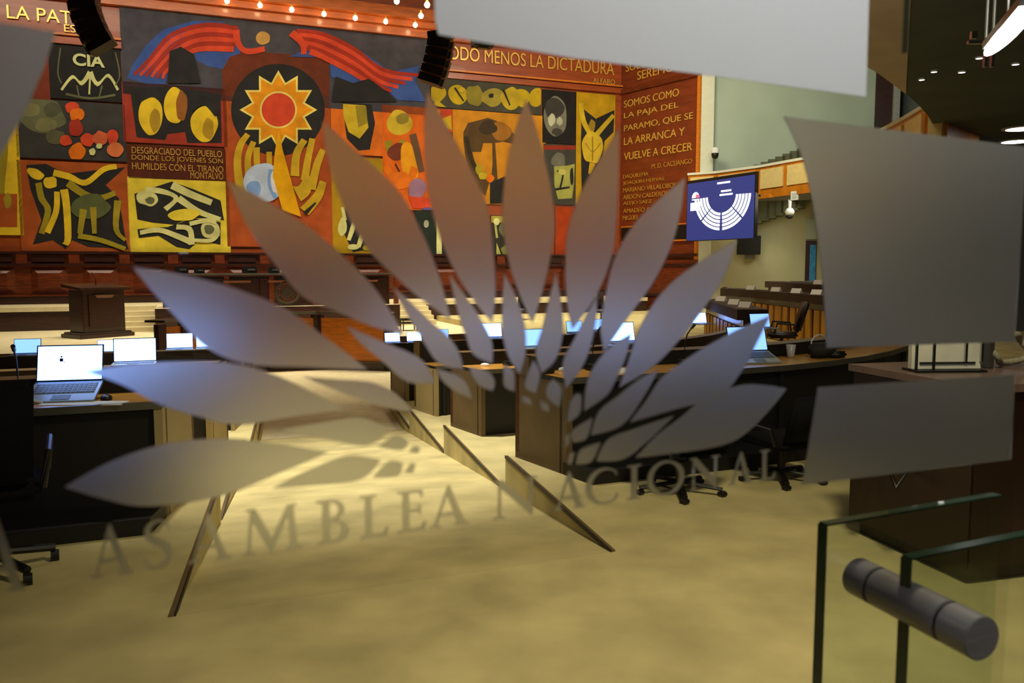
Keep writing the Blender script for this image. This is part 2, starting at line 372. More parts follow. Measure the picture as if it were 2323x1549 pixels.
# cream wall below the gallery (slightly in front)
gz = 3.85
def GP(x, y, o=0):
    p = V(x, y, Ve((gA.x, gA.y, 0)), gdir); n = Ve((math.sin(gdir), -math.cos(gdir), 0)); return p+n*o
c0, c1 = GP(1588, 605, .12), GP(1856, 605, .12)
b = MB(); cc = (c0+c1)/2; b.box((cc.x, cc.y, 1.4), ((c1-c0).length, .2, 5), cream_w, gdir); struct(b.build('wall_side', origin=(cc.x, cc.y, 0)))
cr1, cr2 = c1, D(1990, 605, 22)
b = MB(); cc = (cr1+cr2)/2; b.box((cc.x, cc.y, 1.4), ((cr2-cr1).length, .2, 5), cream_w, math.atan2(cr2.y-cr1.y, cr2.x-cr1.x)); struct(b.build('wall_far_right', origin=(cc.x, cc.y, 0)))
for i_, (x0_, x1_, mm_, o2) in enumerate(((1984, 2023, wood_dk, .12), (2023, 2037, M('grey_column', (150, 150, 142), .7), .3), (2037, 2100, M('slate_wall', (92, 96, 92), .8), .08))):
    a_, c_ = GP(x0_, 240, o2), GP(x1_, 240, o2); cc = (a_+c_)/2; b = MB(); b.box((cc.x, cc.y, 6.3), ((c_-a_).length, o2*1.6, 4.6), mm_, gdir); struct(b.build('trim_%d' % (12+i_), origin=(cc.x, cc.y, 4)))
# gallery floor slab and parapet
par = [(1560, 29.8), (1622, 29.2), (1720, 27.5), (1845, 25), (1960, 21.5), (2045, 18.6), (2090, 17.2), (2128, 17.0), (2200, 18.5)]
pp = [D(x, 605, d) for x, d in par]
zp0, zp1 = 4.02, 4.86
b = MB(); b.prism([(p.x, p.y) for p in pp]+[(15, 24), (15, 31), (6.5, 32)], zp0-.18, zp0, soffit); struct(b.build('ceiling', origin=pp[3]))
gp = thing('gallery_parapet', 'curved orange wood gallery balustrade with cream panels above the right seats', 'balustrade', (pp[3].x, pp[3].y, zp0))
def loc(o, p): return Ve(p)-o.location
q1 = MB(); q2 = MB(); q3 = MB()
for i in range(len(pp)-1):
    a, c = pp[i], pp[i+1]; n = max(1, round((c-a).length/1.45))
    dd = (c-a).normalized(); out = Ve((-abs(dd.y), dd.x*(1 if dd.y < 0 else -1)*1, 0)); out = Ve((dd.y, -dd.x, 0)); out = out if out.x < 0 else -out
    ang = math.atan2(dd.y, dd.x)
    mid = (a+c)/2; L = (c-a).length
    q1.box(loc(gp, (mid.x, mid.y, (zp0-.18+zp1)/2)), (L+.03, .12, zp1-zp0+.18), gal_or, ang)
    q3.box(loc(gp, (mid.x, mid.y, zp1+.04)), (L+.06, .22, .08), white_w, ang)
    for j in range(n):
        pc = a+dd*(L*(j+.5)/n)+out*.075
        q2.box(loc(gp, (pc.x, pc.y, (zp0+zp1)/2+.02)), (L/n*.84, .05, (zp1-zp0)*.74), gal_cr, ang)
q1.build('frame', gp); q2.build('panel', gp); q3.build('handrail', gp)
# steps seen on the gallery wall
gs = MB()
for i in range(9):
    p = GP(1690+16*i, 392-6*i, .5); gs.box((p.x, p.y, p.z-1.0), (.32, .8, 2.0), M('step_olive', (86, 86, 58), .8), gdir)
struct(gs.build('gallery_steps', origin=GP(1750, 380, .5)))
# ceilings
b = MB(); b.prism([P2(-14, 13), P2(20, 13), P2(20, 30), P2(-14, 30)], 11.3, 11.5, ceil_w)
for i in range(9): b.box(h(-9+3.2*i, 22, 11.15), (.35, 16, .35), wood, HY)
for i in range(4): b.box(h(3, 15+3.6*i, 11.18), (30, .3, .3), wood_cor, HY)
struct(b.build('ceiling', origin=h(3, 22, 11.3)))
zk = 4.5
arc = [(1890, 118), (1940, 138), (1985, 162), (2020, 187), (2055, 214), (2082, 238), (2104, 262), (2120, 290), (2130, 318), (2136, 350)]
ap = [G(x, y, zk) for x, y in arc]
kA, kB = G(2066, 0, zk), G(2055, 214, zk)
b = MB(); b.prism([(p.x, p.y) for p in ap[4:]]+[(13, 22), (16, 14), (12, 1), (3.5, .8), (kA.x*.3-.5, kA.y*.3), (kA.x-.5, kA.y), (ap[4].x-.3, ap[4].y-.6)], zk+.012, zk+.35, ceil_dk)
b.prism([(p.x, p.y) for p in ap[:5]]+[(kA.x, kA.y), (kA.x*.3, kA.y*.3), (.2, 2.5)], zk, zk+.30, M('ceiling_tan_reflection', (204, 184, 156), .8, var=.15, scale=.9)); struct(b.build('ceiling', origin=ap[4]))  # tan colour stands in for a brownish reflection on the glass
# ================================================================== WALL PAINTINGS
class Panel(MB):
    pass
def col(rgb): return M('paint_%d_%d_%d' % rgb, rgb, .7, var=.2, scale=2.2, spec=.15)
YL, OL, DK, OR, TC, RD_, BL, SL, CR, GG, PU = (232, 194, 44), (160, 142, 38), (44, 42, 42), (228, 116, 24), (172, 84, 36), (166, 52, 36), (62, 88, 156), (84, 80, 88), (214, 210, 140), (104, 104, 74), (160, 120, 150)
RE = (214, 74, 44)
def painting(name, label, rect, base, shapes, z=.06, text=None):
    x0, x1, y0, y1 = rect; xm, ym = (x0+x1)/2, (y0+y1)/2
    a, c = WP(x0, ym), WP(x1, ym); zt, zb = WP(xm, y0).z, WP(xm, y1).z
    s0, s1 = sn(a)[0], sn(c)[0]
    org = h((s0+s1)/2, 29.0, zb)
    t = thing(name, label, 'painting', org, HY, None)
    q = MB(); q.box((0, -z/2, (zt-zb)/2), (s1-s0, z, zt-zb), blade); 
    w = s1-s0; hh = zt-zb
    q.add([(-w/2, -z-.002, 0), (w/2, -z-.002, 0), (w/2, -z-.002, hh), (-w/2, -z-.002, hh)], [(0, 1, 2, 3)], col(base))
    k = 0
    for sh in shapes:
        rgb, pts = sh; k += 1; l = []
        for x, y in pts:
            p = WP(x, y); s = sn(p)[0]-(s0+s1)/2; zz = p.z-zb
            l.append((max(-w/2+.01, min(w/2-.01, s)), -z-.003-.003*k, max(.01, min(hh-.01, zz))))
        q.ngon(l[::-1], col(rgb))
    q.build('canvas', t)
    return t, s0, s1, zb, zt
def bl(cx, cy, rx, ry, rot=0, irr=.12, n=11, seed=None):
    rr = random.Random(int(cx*7+cy*13)); o = []
    for i in range(n):
        a = 2*math.pi*i/n; r = 1+rr.uniform(-irr, irr); x, y = rx*r*math.cos(a), ry*r*math.sin(a)
        o.append((cx+x*math.cos(rot)-y*math.sin(rot), cy+x*math.sin(rot)+y*math.cos(rot)))
    return closed(o, 3)
def limb(pts, w0, w1):
    n = len(pts); L = []; Rr = []
    for i, p in enumerate(pts):
        a = pts[max(i-1, 0)]; c = pts[min(i+1, n-1)]; dx, dy = c[0]-a[0], c[1]-a[1]; d = math.hypot(dx, dy) or 1
        w = (w0+(w1-w0)*i/(n-1))/2; L.append((p[0]-dy/d*w, p[1]+dx/d*w)); Rr.append((p[0]+dy/d*w, p[1]-dx/d*w))
    return catmull(L, 4)+catmull(Rr[::-1], 4)
def rc(x0, y0, x1, y1): return [(x0, y0), (x1, y0), (x1, y1), (x0, y1)]
def ol(c, f, dark=DK, g=4): pass
# far left column
painting('wall_painting', 'yellow and orange painting cut by the left edge of the photo', (-70, 48, 262, 533), YL,
         [(OL, limb([(0, 260), (8, 340), (2, 420), (6, 500)], 26, 16)), (TC, rc(-70, 440, 40, 515)), (OL, bl(18, 455, 9, 18))])
painting('wall_painting', 'dark red painting with small yellow discs, left of the black painting', (40, 112, 92, 232), (120, 52, 34),
         [(YL, bl(82, 140, 13, 15)), (OL, bl(72, 175, 12, 13)), (OL, bl(62, 205, 10, 10))])
cia, s0, s1, zb, zt = painting('wall_painting', 'black painting lettered CIA over pale curved lines', (112, 275, 103, 228), (38, 36, 34),
         [(CR, limb([(140, 205), (165, 175), (185, 190), (205, 165)], 6, 12)), (CR, limb([(205, 165), (222, 192), (246, 172), (268, 205)], 12, 6)), (GG, limb([(150, 214), (205, 224), (262, 216)], 5, 5)),
          (GG, limb([(138, 110), (132, 165), (140, 190)], 3, 3)), (GG, limb([(262, 120), (272, 170), (262, 195)], 3, 3)), (CR, limb([(205, 175), (203, 215)], 4, 4)), (GG, limb([(175, 195), (180, 220)], 4, 3)), (GG, limb([(232, 195), (226, 220)], 4, 3))])
def wtext(body, x0, x1, ytop0, ybot0, parent=None, ps=None, mat=brass, ext=.02, depth=.1, name='lettering', side='back', bold=.0):
    """lettering on the wall: left/right pixel columns, cap height from the middle"""
    F = WP if side == 'back' else RW
    a, c = F(x0, (ytop0+ybot0)/2), F(x1, (ytop0+ybot0)/2); xm = (x0+x1)/2
    zt_, zb_ = F(x0, ytop0).z, F(x0, ybot0).z
    me = textmesh(body, (c-a).length, zt_-zb_, ext/2, bold=bold)
    dx = (c-a).normalized(); out = -NV if side == 'back' else RN
    mw = Matrix(((dx.x, 0, out.x, 0), (dx.y, 0, out.y, 0), (0, 1, 0, 0), (0, 0, 0, 1))); 
    o_ = Ve((a.x, a.y, zb_))+out*depth
    mw.translation = o_
    if parent:
        me.transform(parent.matrix_basis.inverted() @ mw if False else (Matrix.Translation(parent.location) @ Matrix.Rotation(parent.rotation_euler.z, 4, 'Z')).inverted() @ mw)
        return mobj(name, me, mat, parent)
    return mobj(name, me, mat, None, mw=mw)
wtext('CIA', 166, 238, 122, 150, cia, mat=M('paint_letters', (206, 206, 140), .6), depth=.105, bold=.03)
painting('wall_painting', 'dark grey painting with a green lump and orange round forms', (36, 285, 230, 362), (62, 60, 58),
         [(GG, bl(95, 262, 55, 38, .3)), ((128, 124, 84), bl(70, 250, 22, 16)), ((84, 84, 62), bl(120, 250, 20, 16)), ((122, 118, 80), bl(105, 285, 24, 16)), ((90, 88, 64), bl(125, 312, 22, 18)),
          (RE, bl(165, 245, 16, 14)), (OR, bl(176, 262, 18, 15)), (RD_, bl(172, 290, 16, 20)), (RE, bl(150, 320, 14, 12)), (OR, bl(176, 345, 18, 20, .4)), (RE, bl(200, 318, 16, 16)), ((210, 100, 60), bl(228, 315, 18, 16)), (RE, bl(256, 312, 12, 18)),
          ((220, 120, 70), bl(262, 340, 18, 18)), (CR, bl(210, 345, 7, 8)), (CR, bl(226, 332, 7, 6))])
painting('wall_painting', 'rust brown painting with long yellow green angled bars', (44, 293, 368, 570), TC,
         [(DK, [(60, 375), (105, 372), (150, 395), (230, 385), (285, 380), (240, 420), (270, 450), (285, 540), (292, 565), (200, 560), (165, 545), (150, 565), (120, 545), (75, 555), (95, 500), (70, 430)]),
          (YL, bl(82, 395, 20, 12, .5)), (YL, bl(115, 415, 15, 14)), (OL, limb([(88, 415), (95, 450), (110, 478), (95, 530)], 15, 14)), (YL, limb([(130, 435), (128, 480), (108, 528)], 13, 14)), (YL, limb([(122, 392), (160, 402), (195, 415), (235, 385), (265, 378)], 15, 12)),
          (OL, limb([(155, 415), (190, 440), (225, 450), (262, 438)], 18, 12)), (YL, limb([(146, 430), (152, 470), (155, 540), (148, 555)], 18, 14)), ((90, 96, 58), bl(205, 470, 45, 30)), (OL, limb([(190, 475), (182, 530)], 16, 12)), (OL, limb([(212, 470), (215, 530)], 15, 10)),
          (OL, limb([(268, 455), (264, 520), (285, 545)], 17, 8)), (OL, limb([(178, 535), (230, 545), (285, 565)], 12, 10))])
painting('wall_painting', 'slate painting with arching bands of red and blue, highest in the mural', (276, 974, 44, 238), (76, 72, 80),
         [(BL, [(545, 122), (540, 70), (500, 50), (440, 48), (370, 68), (330, 105), (300, 150), (288, 178), (330, 190), (375, 192), (385, 150), (420, 125), (470, 150), (505, 158), (520, 130)])] +
         [(RE if i % 2 else RD_, limb([(540-i*2, 68+i*9), (470-i*4, 58+i*11), (390+i*4, 80+i*11), (340+i*7, 135+i*6), (305+i*13, 170+i*2)], 13, 7)) for i in range(6)] +
         [(RE, limb([(535, 70), (540, 100), (560, 118), (600, 112)], 16, 12)), ((196, 150, 80), bl(596, 88, 16, 15, 0, .05))] +
         [(BL, [(655, 130), (690, 115), (720, 78), (770, 90), (830, 125), (885, 165), (950, 150), (940, 185), (965, 232), (900, 228), (855, 185), (800, 192), (750, 176), (745, 132)])] +
         [(RE if i % 2 else RD_, limb([(672+i*6, 74+i*9), (730, 80+i*10), (800, 112+i*11), (868-i*4, 160+i*8), (950-i*16, 172+i*9)], 14, 8)) for i in range(6)] +
         [(RE, limb([(660, 76), (685, 100), (688, 125)], 18, 12)), (DK, [(760, 175), (800, 190), (835, 180), (870, 205), (900, 232), (750, 232)]), (DK, [(385, 118), (410, 108), (440, 125), (455, 190), (380, 190)])])
painting('wall_painting', 'red painting with three yellow ovals on black', (279, 514, 194, 328), (164, 58, 42),
         [(DK, [(295, 200), (360, 198), (440, 205), (500, 215), (503, 325), (425, 325), (420, 300), (380, 305), (375, 318), (310, 312)]), (YL, bl(342, 262, 28, 44, 0, .06)), ((176, 140, 40), bl(352, 275, 12, 26)), (YL, bl(396, 240, 24, 40, 0, .06)), ((150, 92, 40), bl(412, 240, 13, 34)),
          (YL, bl(463, 282, 30, 42, 0, .06)), ((180, 142, 38), bl(472, 292, 12, 26)), (DK, limb([(316, 225), (345, 214), (368, 226)], 16, 12)), (DK, limb([(432, 245), (465, 232), (492, 262)], 20, 12))])
quo, s0, s1, zb, zt = painting('wall_painting', 'brown plaque of gold capitals naming Montalvo at the end', (291, 512, 334, 408), (88, 40, 28), [])
for body, x0, x1, y0, y1 in (('DESGRACIADO DEL PUEBLO', 299, 503, 333, 348), ('DONDE LOS JOVENES SON', 299, 505, 351, 366), ('HUMILDES CON EL TIRANO', 300, 506, 369, 384), ('MONTALVO', 432, 506, 390, 405)):
    wtext(body, x0, x1, y0, y1, quo, depth=.075, mat=M('plaque_gold', (206, 158, 60), .5))
painting('wall_painting', 'bright yellow painting with pale forms outlined in black', (292, 521, 405, 572), (230, 204, 62),
         [(DK, [(305, 440), (350, 425), (390, 412), (440, 430), (500, 455), (508, 500), (470, 495), (430, 495), (395, 510), (345, 505), (312, 498)]), (DK, [(312, 520), (380, 515), (440, 495), (500, 505), (500, 555), (450, 545), (430, 565), (400, 560), (360, 535), (315, 540)]),
          (CR, bl(335, 450, 24, 17, .2)), (GG, bl(340, 455, 10, 8)), (CR, limb([(330, 430), (370, 435), (400, 450), (375, 475)], 12, 12)), (CR, limb([(390, 420), (430, 440), (480, 460)], 18, 14)), (CR, limb([(405, 450), (450, 480), (500, 498)], 16, 10)), ((230, 204, 62), bl(418, 488, 36, 14, -.1)),
          (CR, bl(478, 520, 22, 20)), (GG, bl(474, 520, 11, 11)), (CR, limb([(318, 528), (360, 522), (400, 535), (435, 550)], 10, 14)), (CR, limb([(400, 515), (430, 520), (435, 555)], 12, 14)), (CR, limb([(430, 508), (470, 500), (490, 505)], 10, 10)), (CR, limb([(440, 545), (480, 545), (495, 530)], 8, 10))])
def rays(cx, cy, r0, r1, n, a0=0):
    o = []
    for i in range(2*n):
        a = a0+math.pi*i/n; r = r1 if i % 2 == 0 else r0; o.append((cx+r*math.cos(a), cy+r*math.sin(a)*1.02))
    return o
painting('wall_painting', 'tall terracotta painting with a sunburst on a black disc', (509, 750, 122, 560), (176, 82, 38),
         [(DK, bl(630, 250, 106, 104, 0, 0, 24)), ((240, 216, 110), rays(631, 250, 62, 88, 12)), ((232, 150, 24), rays(631, 250, 56, 79, 12)), ((240, 216, 110), bl(631, 250, 42, 42, 0, 0, 20)), (RE, bl(631, 250, 38, 38, 0, 0, 20))] +
         [(c, limb(p, w, w2)) for p, w, w2 in (([(545, 430), (538, 370), (545, 330), (562, 305)], 20, 13), ([(565, 420), (562, 360), (575, 322)], 16, 13), ([(585, 410), (582, 365), (582, 335)], 15, 14), ([(612, 400), (610, 360), (610, 345)], 12, 13),
                                          ([(668, 400), (672, 350), (690, 318)], 20, 15), ([(690, 410), (698, 360), (708, 315)], 18, 14), ([(705, 430), (718, 375), (732, 340)], 20, 14), ([(690, 480), (720, 445), (732, 412)], 26, 16), ([(672, 440), (690, 430), (700, 400)], 40, 20)) for c in ((206, 168, 42),)] +
         [((206, 168, 42), limb([(545, 430), (560, 470), (600, 480)], 24, 20)), ((190, 205, 235), bl(598, 415, 46, 44, 0, .02, 18)), ((130, 165, 225), bl(575, 430, 16, 20)), ((130, 165, 225), limb([(615, 385), (612, 420), (625, 450)], 12, 10)), ((225, 222, 235), bl(628, 410, 14, 30)),
          ((236, 172, 16), [(631, 290), (640, 340), (682, 492), (640, 478), (618, 400), (622, 350)]), (DK, limb([(690, 485), (715, 460)], 10, 3))])
painting('wall_painting', 'small orange painting with one grey bearded oval, right of the sunburst painting', (750, 868, 230, 352), (222, 112, 34),
         [(DK, [(775, 232), (842, 238), (850, 280), (838, 340), (812, 342), (786, 315)]), ((206, 176, 44), [(777, 236), (828, 240), (835, 290), (815, 315), (790, 300), (778, 265)]), ((150, 132, 40), [(805, 240), (830, 242), (833, 280), (812, 290)])])
painting('wall_painting', 'vivid orange painting with swirling yellow and violet shapes', (867, 980, 242, 476), (226, 106, 30),
         [((206, 176, 50), bl(905, 278, 30, 28, .4)), ((150, 130, 50), bl(912, 270, 15, 12)), (OL, limb([(880, 320), (885, 350), (915, 320)], 20, 14)), ((120, 58, 40), bl(900, 345, 22, 18, -.5)), ((240, 160, 30), bl(928, 370, 20, 48, -.1)), (OR, limb([(872, 375), (890, 400), (925, 410), (940, 380)], 16, 20)), ((236, 120, 34), bl(905, 410, 26, 20)),
          ((110, 80, 60), limb([(935, 305), (945, 345), (955, 390)], 16, 14)), (PU, bl(945, 430, 20, 26, .4)), (RE, [(925, 445), (975, 450), (972, 474), (935, 472)]), ((90, 84, 150), bl(968, 476, 14, 5)), (DK, limb([(895, 372), (905, 390)], 3, 3))])
painting('wall_painting', 'mustard painting with pale upright bars near the lower middle', (752, 872, 358, 578), (178, 140, 26),
         [(DK, [(790, 440), (860, 420), (868, 560), (800, 572), (775, 520)]), (CR, limb([(776, 470), (782, 500)], 7, 8)), (CR, bl(776, 515, 10, 20)), (CR, limb([(805, 500), (790, 545)], 12, 9)), (CR, limb([(825, 520), (812, 560)], 12, 10)), (CR, bl(800, 560, 14, 6)), (OL, bl(832, 562, 10, 8))])
painting('wall_painting', 'narrow blackish green painting with a cream upright strip', (940, 1022, 476, 578), (40, 48, 42),
         [((170, 170, 150), bl(966, 508, 6, 8)), ((222, 218, 150), rc(989, 486, 1001, 576)), (CR, limb([(1006, 545), (1022, 575)], 6, 3))])
painting('wall_painting', 'dark frieze painting of a row of yellow ovals, right of the hanging speaker', (976, 1226, 186, 252), (74, 70, 58),
         [((190, 160, 30), bl(x, y, rx, 21, a, .1)) for x, y, rx, a in ((992, 212, 18, .2), (1038, 216, 24, .3), (1180, 222, 22, .2), (1215, 222, 16, .1))] + [((140, 126, 48), bl(1075, 218, 20, 24)), ((160, 142, 56), bl(1116, 222, 24, 22)), ((190, 162, 40), bl(1155, 225, 22, 26, -.1)),
          (DK, limb([(1140, 205), (1155, 240)], 5, 3)), (DK, limb([(1030, 200), (1050, 230)], 4, 3)), ((206, 176, 50), bl(1046, 205, 7, 6)), (DK, bl(1112, 218, 6, 5)), ((196, 166, 34), limb([(985, 232), (1010, 250)], 14, 8))])
painting('wall_painting', 'red and yellow sliver of painting below the row of yellow ovals', (985, 1026, 248, 300), (196, 70, 40), [((200, 164, 30), [(1000, 270), (1022, 262), (1024, 296), (1008, 290)]), ((200, 164, 30), rc(986, 250, 996, 280))])
painting('wall_painting', 'amber painting with one large dark brown arching form', (1026, 1236, 256, 464), (204, 136, 34),
         [((92, 68, 40), [(1050, 300), (1060, 280), (1105, 268), (1140, 280), (1170, 310), (1175, 330), (1140, 322), (1122, 325), (1125, 370), (1130, 440), (1110, 440), (1116, 370), (1115, 325), (1095, 325), (1090, 345), (1070, 345), (1078, 380), (1110, 410), (1100, 445), (1075, 425), (1055, 360), (1050, 320)]),
          ((160, 106, 40), bl(1135, 298, 24, 20, .4)), ((66, 52, 36), bl(1105, 290, 20, 16)), ((60, 52, 36), limb([(1055, 310), (1068, 360), (1085, 395)], 10, 8)), ((170, 150, 36), bl(1085, 385, 8, 12)), ((196, 170, 40), bl(1094, 400, 10, 8)), (DK, [(1110, 415), (1145, 400), (1145, 462), (1110, 462)]), (OR, bl(1110, 405, 9, 10))])
painting('wall_painting', 'narrow black painting with one pale grey oval, upper right of the mural', (1229, 1304, 206, 326), (36, 33, 32),
         [((120, 118, 104), bl(1258, 265, 26, 46, 0, .06)), ((64, 60, 56), bl(1256, 245, 22, 24)), ((190, 188, 160), bl(1250, 272, 8, 14)), ((180, 178, 150), bl(1268, 276, 7, 10)), ((70, 66, 60), bl(1262, 300, 12, 8))])
painting('wall_painting', 'grey and lime green painting under a red strip, right part of the mural', (1231, 1304, 328, 464), (70, 68, 60),
         [((150, 50, 36), rc(1232, 330, 1303, 340)), ((110, 108, 96), bl(1265, 365, 16, 18)), ((168, 166, 84), [(1255, 378), (1285, 376), (1302, 372), (1300, 420), (1296, 450), (1264, 452), (1256, 420)]), (DK, limb([(1262, 388), (1275, 395), (1268, 430)], 4, 4)), ((196, 190, 100), bl(1273, 390, 8, 7)), (DK, limb([(1258, 430), (1290, 425)], 5, 4)), (DK, bl(1295, 400, 4, 20))])
painting('wall_painting', 'mustard painting with pale ribbed oval on black beside the room corner', (1305, 1393, 213, 466), (190, 148, 22),
         [(DK, [(1318, 245), (1350, 270), (1392, 250), (1390, 300), (1370, 320), (1362, 380), (1340, 400), (1325, 450), (1318, 440), (1316, 330)]), ((206, 174, 40), limb([(1316, 235), (1322, 275), (1338, 305)], 10, 12)), ((206, 174, 40), limb([(1390, 262), (1365, 290), (1350, 308)], 9, 12)), ((160, 130, 40), bl(1341, 285, 8, 13)), ((214, 180, 50), bl(1342, 335, 24, 36, 0, .08)),
          ((150, 120, 40), limb([(1342, 310), (1342, 365)], 3, 3)), ((150, 120, 40), limb([(1326, 325), (1342, 345), (1360, 325)], 2, 2)), ((200, 160, 40), limb([(1342, 370), (1335, 395)], 14, 6))])
painting('wall_painting', 'olive and black painting low beside the blank terracotta panel', (1112, 1172, 489, 580), (52, 50, 44),
         [((170, 158, 70), rc(1113, 490, 1150, 505)), ((222, 218, 150), bl(1125, 503, 7, 8, 0, .02)), (GG, bl(1142, 520, 12, 16)), ((170, 168, 100), limb([(1122, 510), (1126, 540)], 5, 5)), ((190, 184, 100), [(1125, 550), (1135, 578), (1124, 578)]), ((130, 130, 70), bl(1145, 568, 10, 12)), ((150, 150, 80), limb([(1146, 500), (1165, 560)], 8, 6))])
painting('wall_painting', 'blank terracotta painting panel between film petals above the wainscot', (1258, 1318, 470, 578), (168, 62, 24), [])
# lettering on the frieze and side wall
tag(wtext('LA PATRIA', 16, 232, 12, 42, depth=.06), 'gold capitals on the frieze at the top left corner', 'lettering')
tag(wtext('ES', 146, 172, 56, 73, depth=.06, ext=.02), 'small gold letters under the top left frieze line, beside the speaker', 'lettering')
tag(wtext('TODO MENOS LA DICTADURA', 998, 1392, 102, 133, depth=.06), 'long line of gold capitals on the frieze right of the hanging speaker', 'lettering')
tag(wtext('ALFARO', 1344, 1393, 177, 189, depth=.06), 'smallest gold name at the right end of the frieze', 'lettering')
o_ = wtext('SOLO', 1422, 1470, 146, 164, side='right', depth=.05)
tag(o_, 'upper gold word on the side wall frieze', 'lettering')
tag(wtext('SEREMOS...', 1448, 1556, 163, 182, side='right', depth=.05), 'lower gold word on the side wall frieze', 'lettering')
for i, (body, x0, x1, y0, y1) in enumerate((('SOMOS COMO', 1417, 1541, 229, 245), ('LA PAJA DEL', 1417, 1540, 257, 273), ('PARAMO, QUE SE', 1417, 1573, 285, 301), ('LA ARRANCA Y', 1417, 1554, 313, 330), ('VUELVE A CRECER', 1417, 1571, 347, 364),
          ('M. D. CACUANGO', 1480, 1571, 372, 383), ('DAQUILEMA', 1415, 1472, 397, 407), ('JOAQUIN HERVAS', 1415, 1508, 412, 422), ('MARIANO VILLALOBOS', 1415, 1535, 427, 437), ('ABDON CALDERON', 1415, 1520, 443, 453), ('ALEJO SAEZ', 1415, 1480, 458, 468), ('AMADEO A.', 1415, 1478, 474, 484), ('MIGUEL', 1414, 1450, 490, 500))):
    o = wtext(body, x0, x1, y0, y1, side='right', depth=.03, mat=brass if i < 5 else M('dull_gold', (190, 132, 44), .5))
    tag(o, 'gold wall inscription reading %s' % body.lower().strip('.'), 'lettering', 'inscription on the side wall')
# black ticker display under the side inscription
t = thing('ticker_display', 'long black ticker display under the gold inscription on the side wall', 'display', CORN+RD*(LR*.5))
a, c = RW(1412, 530), RW(1585, 530); z1, z0 = RW(1490, 513).z, RW(1490, 545).z
q = MB(); cc = (a+c)/2+RN*.05; q.box(loc(t, (cc.x, cc.y, (z0+z1)/2)), ((c-a).length-.1, .1, z1-z0), black, RANG); q.build('casing', t)
q = MB(); cc = (a+c)/2+RN*.06; q.box(loc(t, (cc.x, cc.y, z1+.03)), ((c-a).length-.1, .12, .05), wood_or, RANG); q.box(loc(t, (cc.x, cc.y, z0-.03)), ((c-a).length-.1, .12, .05), wood_or, RANG); q.build('frame', t)
# ================================================================== DESK ROWS
def rowline(s): return bow(s)
def desk(k, side, label):
    z = ZT[k]; n1 = NE[k]-.04; n0 = n1-.72; off = .30 if side > 0 else -.26
    e = edgeR if side > 0 else edgeL
    so = e(n0)+off; 
    org = h(so, n0, z); t = thing('bench_desk', label, 'desk', org, HY)
    ss = ([so, 3.6, 4.2, 4.8, 5.4, 6.0, 6.6, 7.2, 8.0] if side > 0 else [so, -2, -4, -6, -8.5]); ss = [s for s in ss if (s >= so if side > 0 else s <= so)]
    shf = -.13 if side > 0 else .19
    def en(n_): return shf*(n_-n0)/.72
    def pl(n0_, n1_): return [(en(n0_), n0_-n0)]+[(s-so, n0_-n0+bow(s)) for s in ss[1:]]+[(s-so, n1_-n0+bow(s)) for s in ss[:0:-1]]+[(en(n1_), n1_-n0)]
    q = MB(); q.prism(pl(n0, n1), .71, .75, lam_bk, wood_top); q.build('desktop', t)
    q = MB(); q.prism(pl(n0-.012, n0+.004), .708, .756, grey_m); q.build('edge_band', t)
    hg = [.12, .15, .32, .30][k]
    q = MB(); q.prism(pl(n1-.2, n1), .75, .75+hg, lam_bk, lam_br); q.build('front_ledge', t)
    q = MB(); q.prism(pl(n1-.06, n1), .05, .72, wood); q.build('modesty_panel', t)
    q = MB(); q.prism(pl(n0+.06, n0+.09), .0, .70, lam_bk); q.build('knee_shade_board', t)  # black board added so the shaded knee space reads dark
    q = MB(); sg = side
    q.prism([(0, -.0), (shf, n1-n0), (shf+.05*sg, n1-n0), (.05*sg, 0)], 0, .71, lam_bg if side < 0 or k > 1 else M('side_laminate', (98, 78, 46), .5, var=.2, scale=3)); q.build('side_panel', t, origin=None)
    q = MB(); q.prism([(shf*.72-.004*sg, n1-n0-.2), (shf-.004*sg, n1-n0), (shf+.05*sg, n1-n0), (shf*.72+.05*sg, n1-n0-.2)], .71, .75+hg, lam_br); q.build('ledge_end', t)
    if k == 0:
        q = MB(); q.prism(pl(n0-.32, n0+.05), 0, .10, lam_bk); q.build('low_black_box', t)  # low black box on the floor before the nearest desks
    for s in ss[1:-1:2]:
        q = MB(); q.box((s-so, .36+bow(s), .36), (.04, .66, .68), lam_bk); q.build('divider', t)
    return t, hg
SIDE = {1: 'right', -1: 'left'}
rowname = ['nearest', 'second', 'third', 'farthest']
desks = {}
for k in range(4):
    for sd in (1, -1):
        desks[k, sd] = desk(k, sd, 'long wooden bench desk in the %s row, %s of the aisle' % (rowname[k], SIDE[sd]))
# wing desks on the right
def wing(pa_, pb_, z0, label, boards=11):
    a, c = pa_, pb_; ang = math.atan2(c.y-a.y, c.x-a.x); L = (c-a).length
    t = thing('wing_desk', label, 'desk', (a.x, a.y, -.05), ang); q = MB()
    q.box((L/2, 0, z0-.06+.05), (L, .5, .18), M('wing_rail', (56, 36, 24), .75, var=.3, scale=3)); q.build('top_rail', t)
    q = MB(); q.box((L/2, 0, (z0-.1)/2), (L, .3, z0-.1), wood_dk); q.build('body', t)
    for i in range(boards):
        q = MB(); w = L/boards
        q.box((w*(i+.5), -.17, (z0-.2)/2), (w*(.62 if i % 3 else .85), .04, z0-.25), M('wing_board', (206, 146, 34), .5, var=.3, scale=4, stretch=(1, 1, .3))); q.build('board', t)
        q = MB()
    return t
wp = [(G(1618, 681, .87), G(1708, 706, .87), .87), (G(1655, 656, 1.0), G(1905, 675, 1.0), 1.0), (G(1755, 640, 1.15), G(1890, 650, 1.15), 1.15)]
wl = ['front wing desk with orange boards behind the blue laptops', 'middle wing desk, longest, with orange boards and dark rail', 'rear wing desk with dark rail below the doorway']
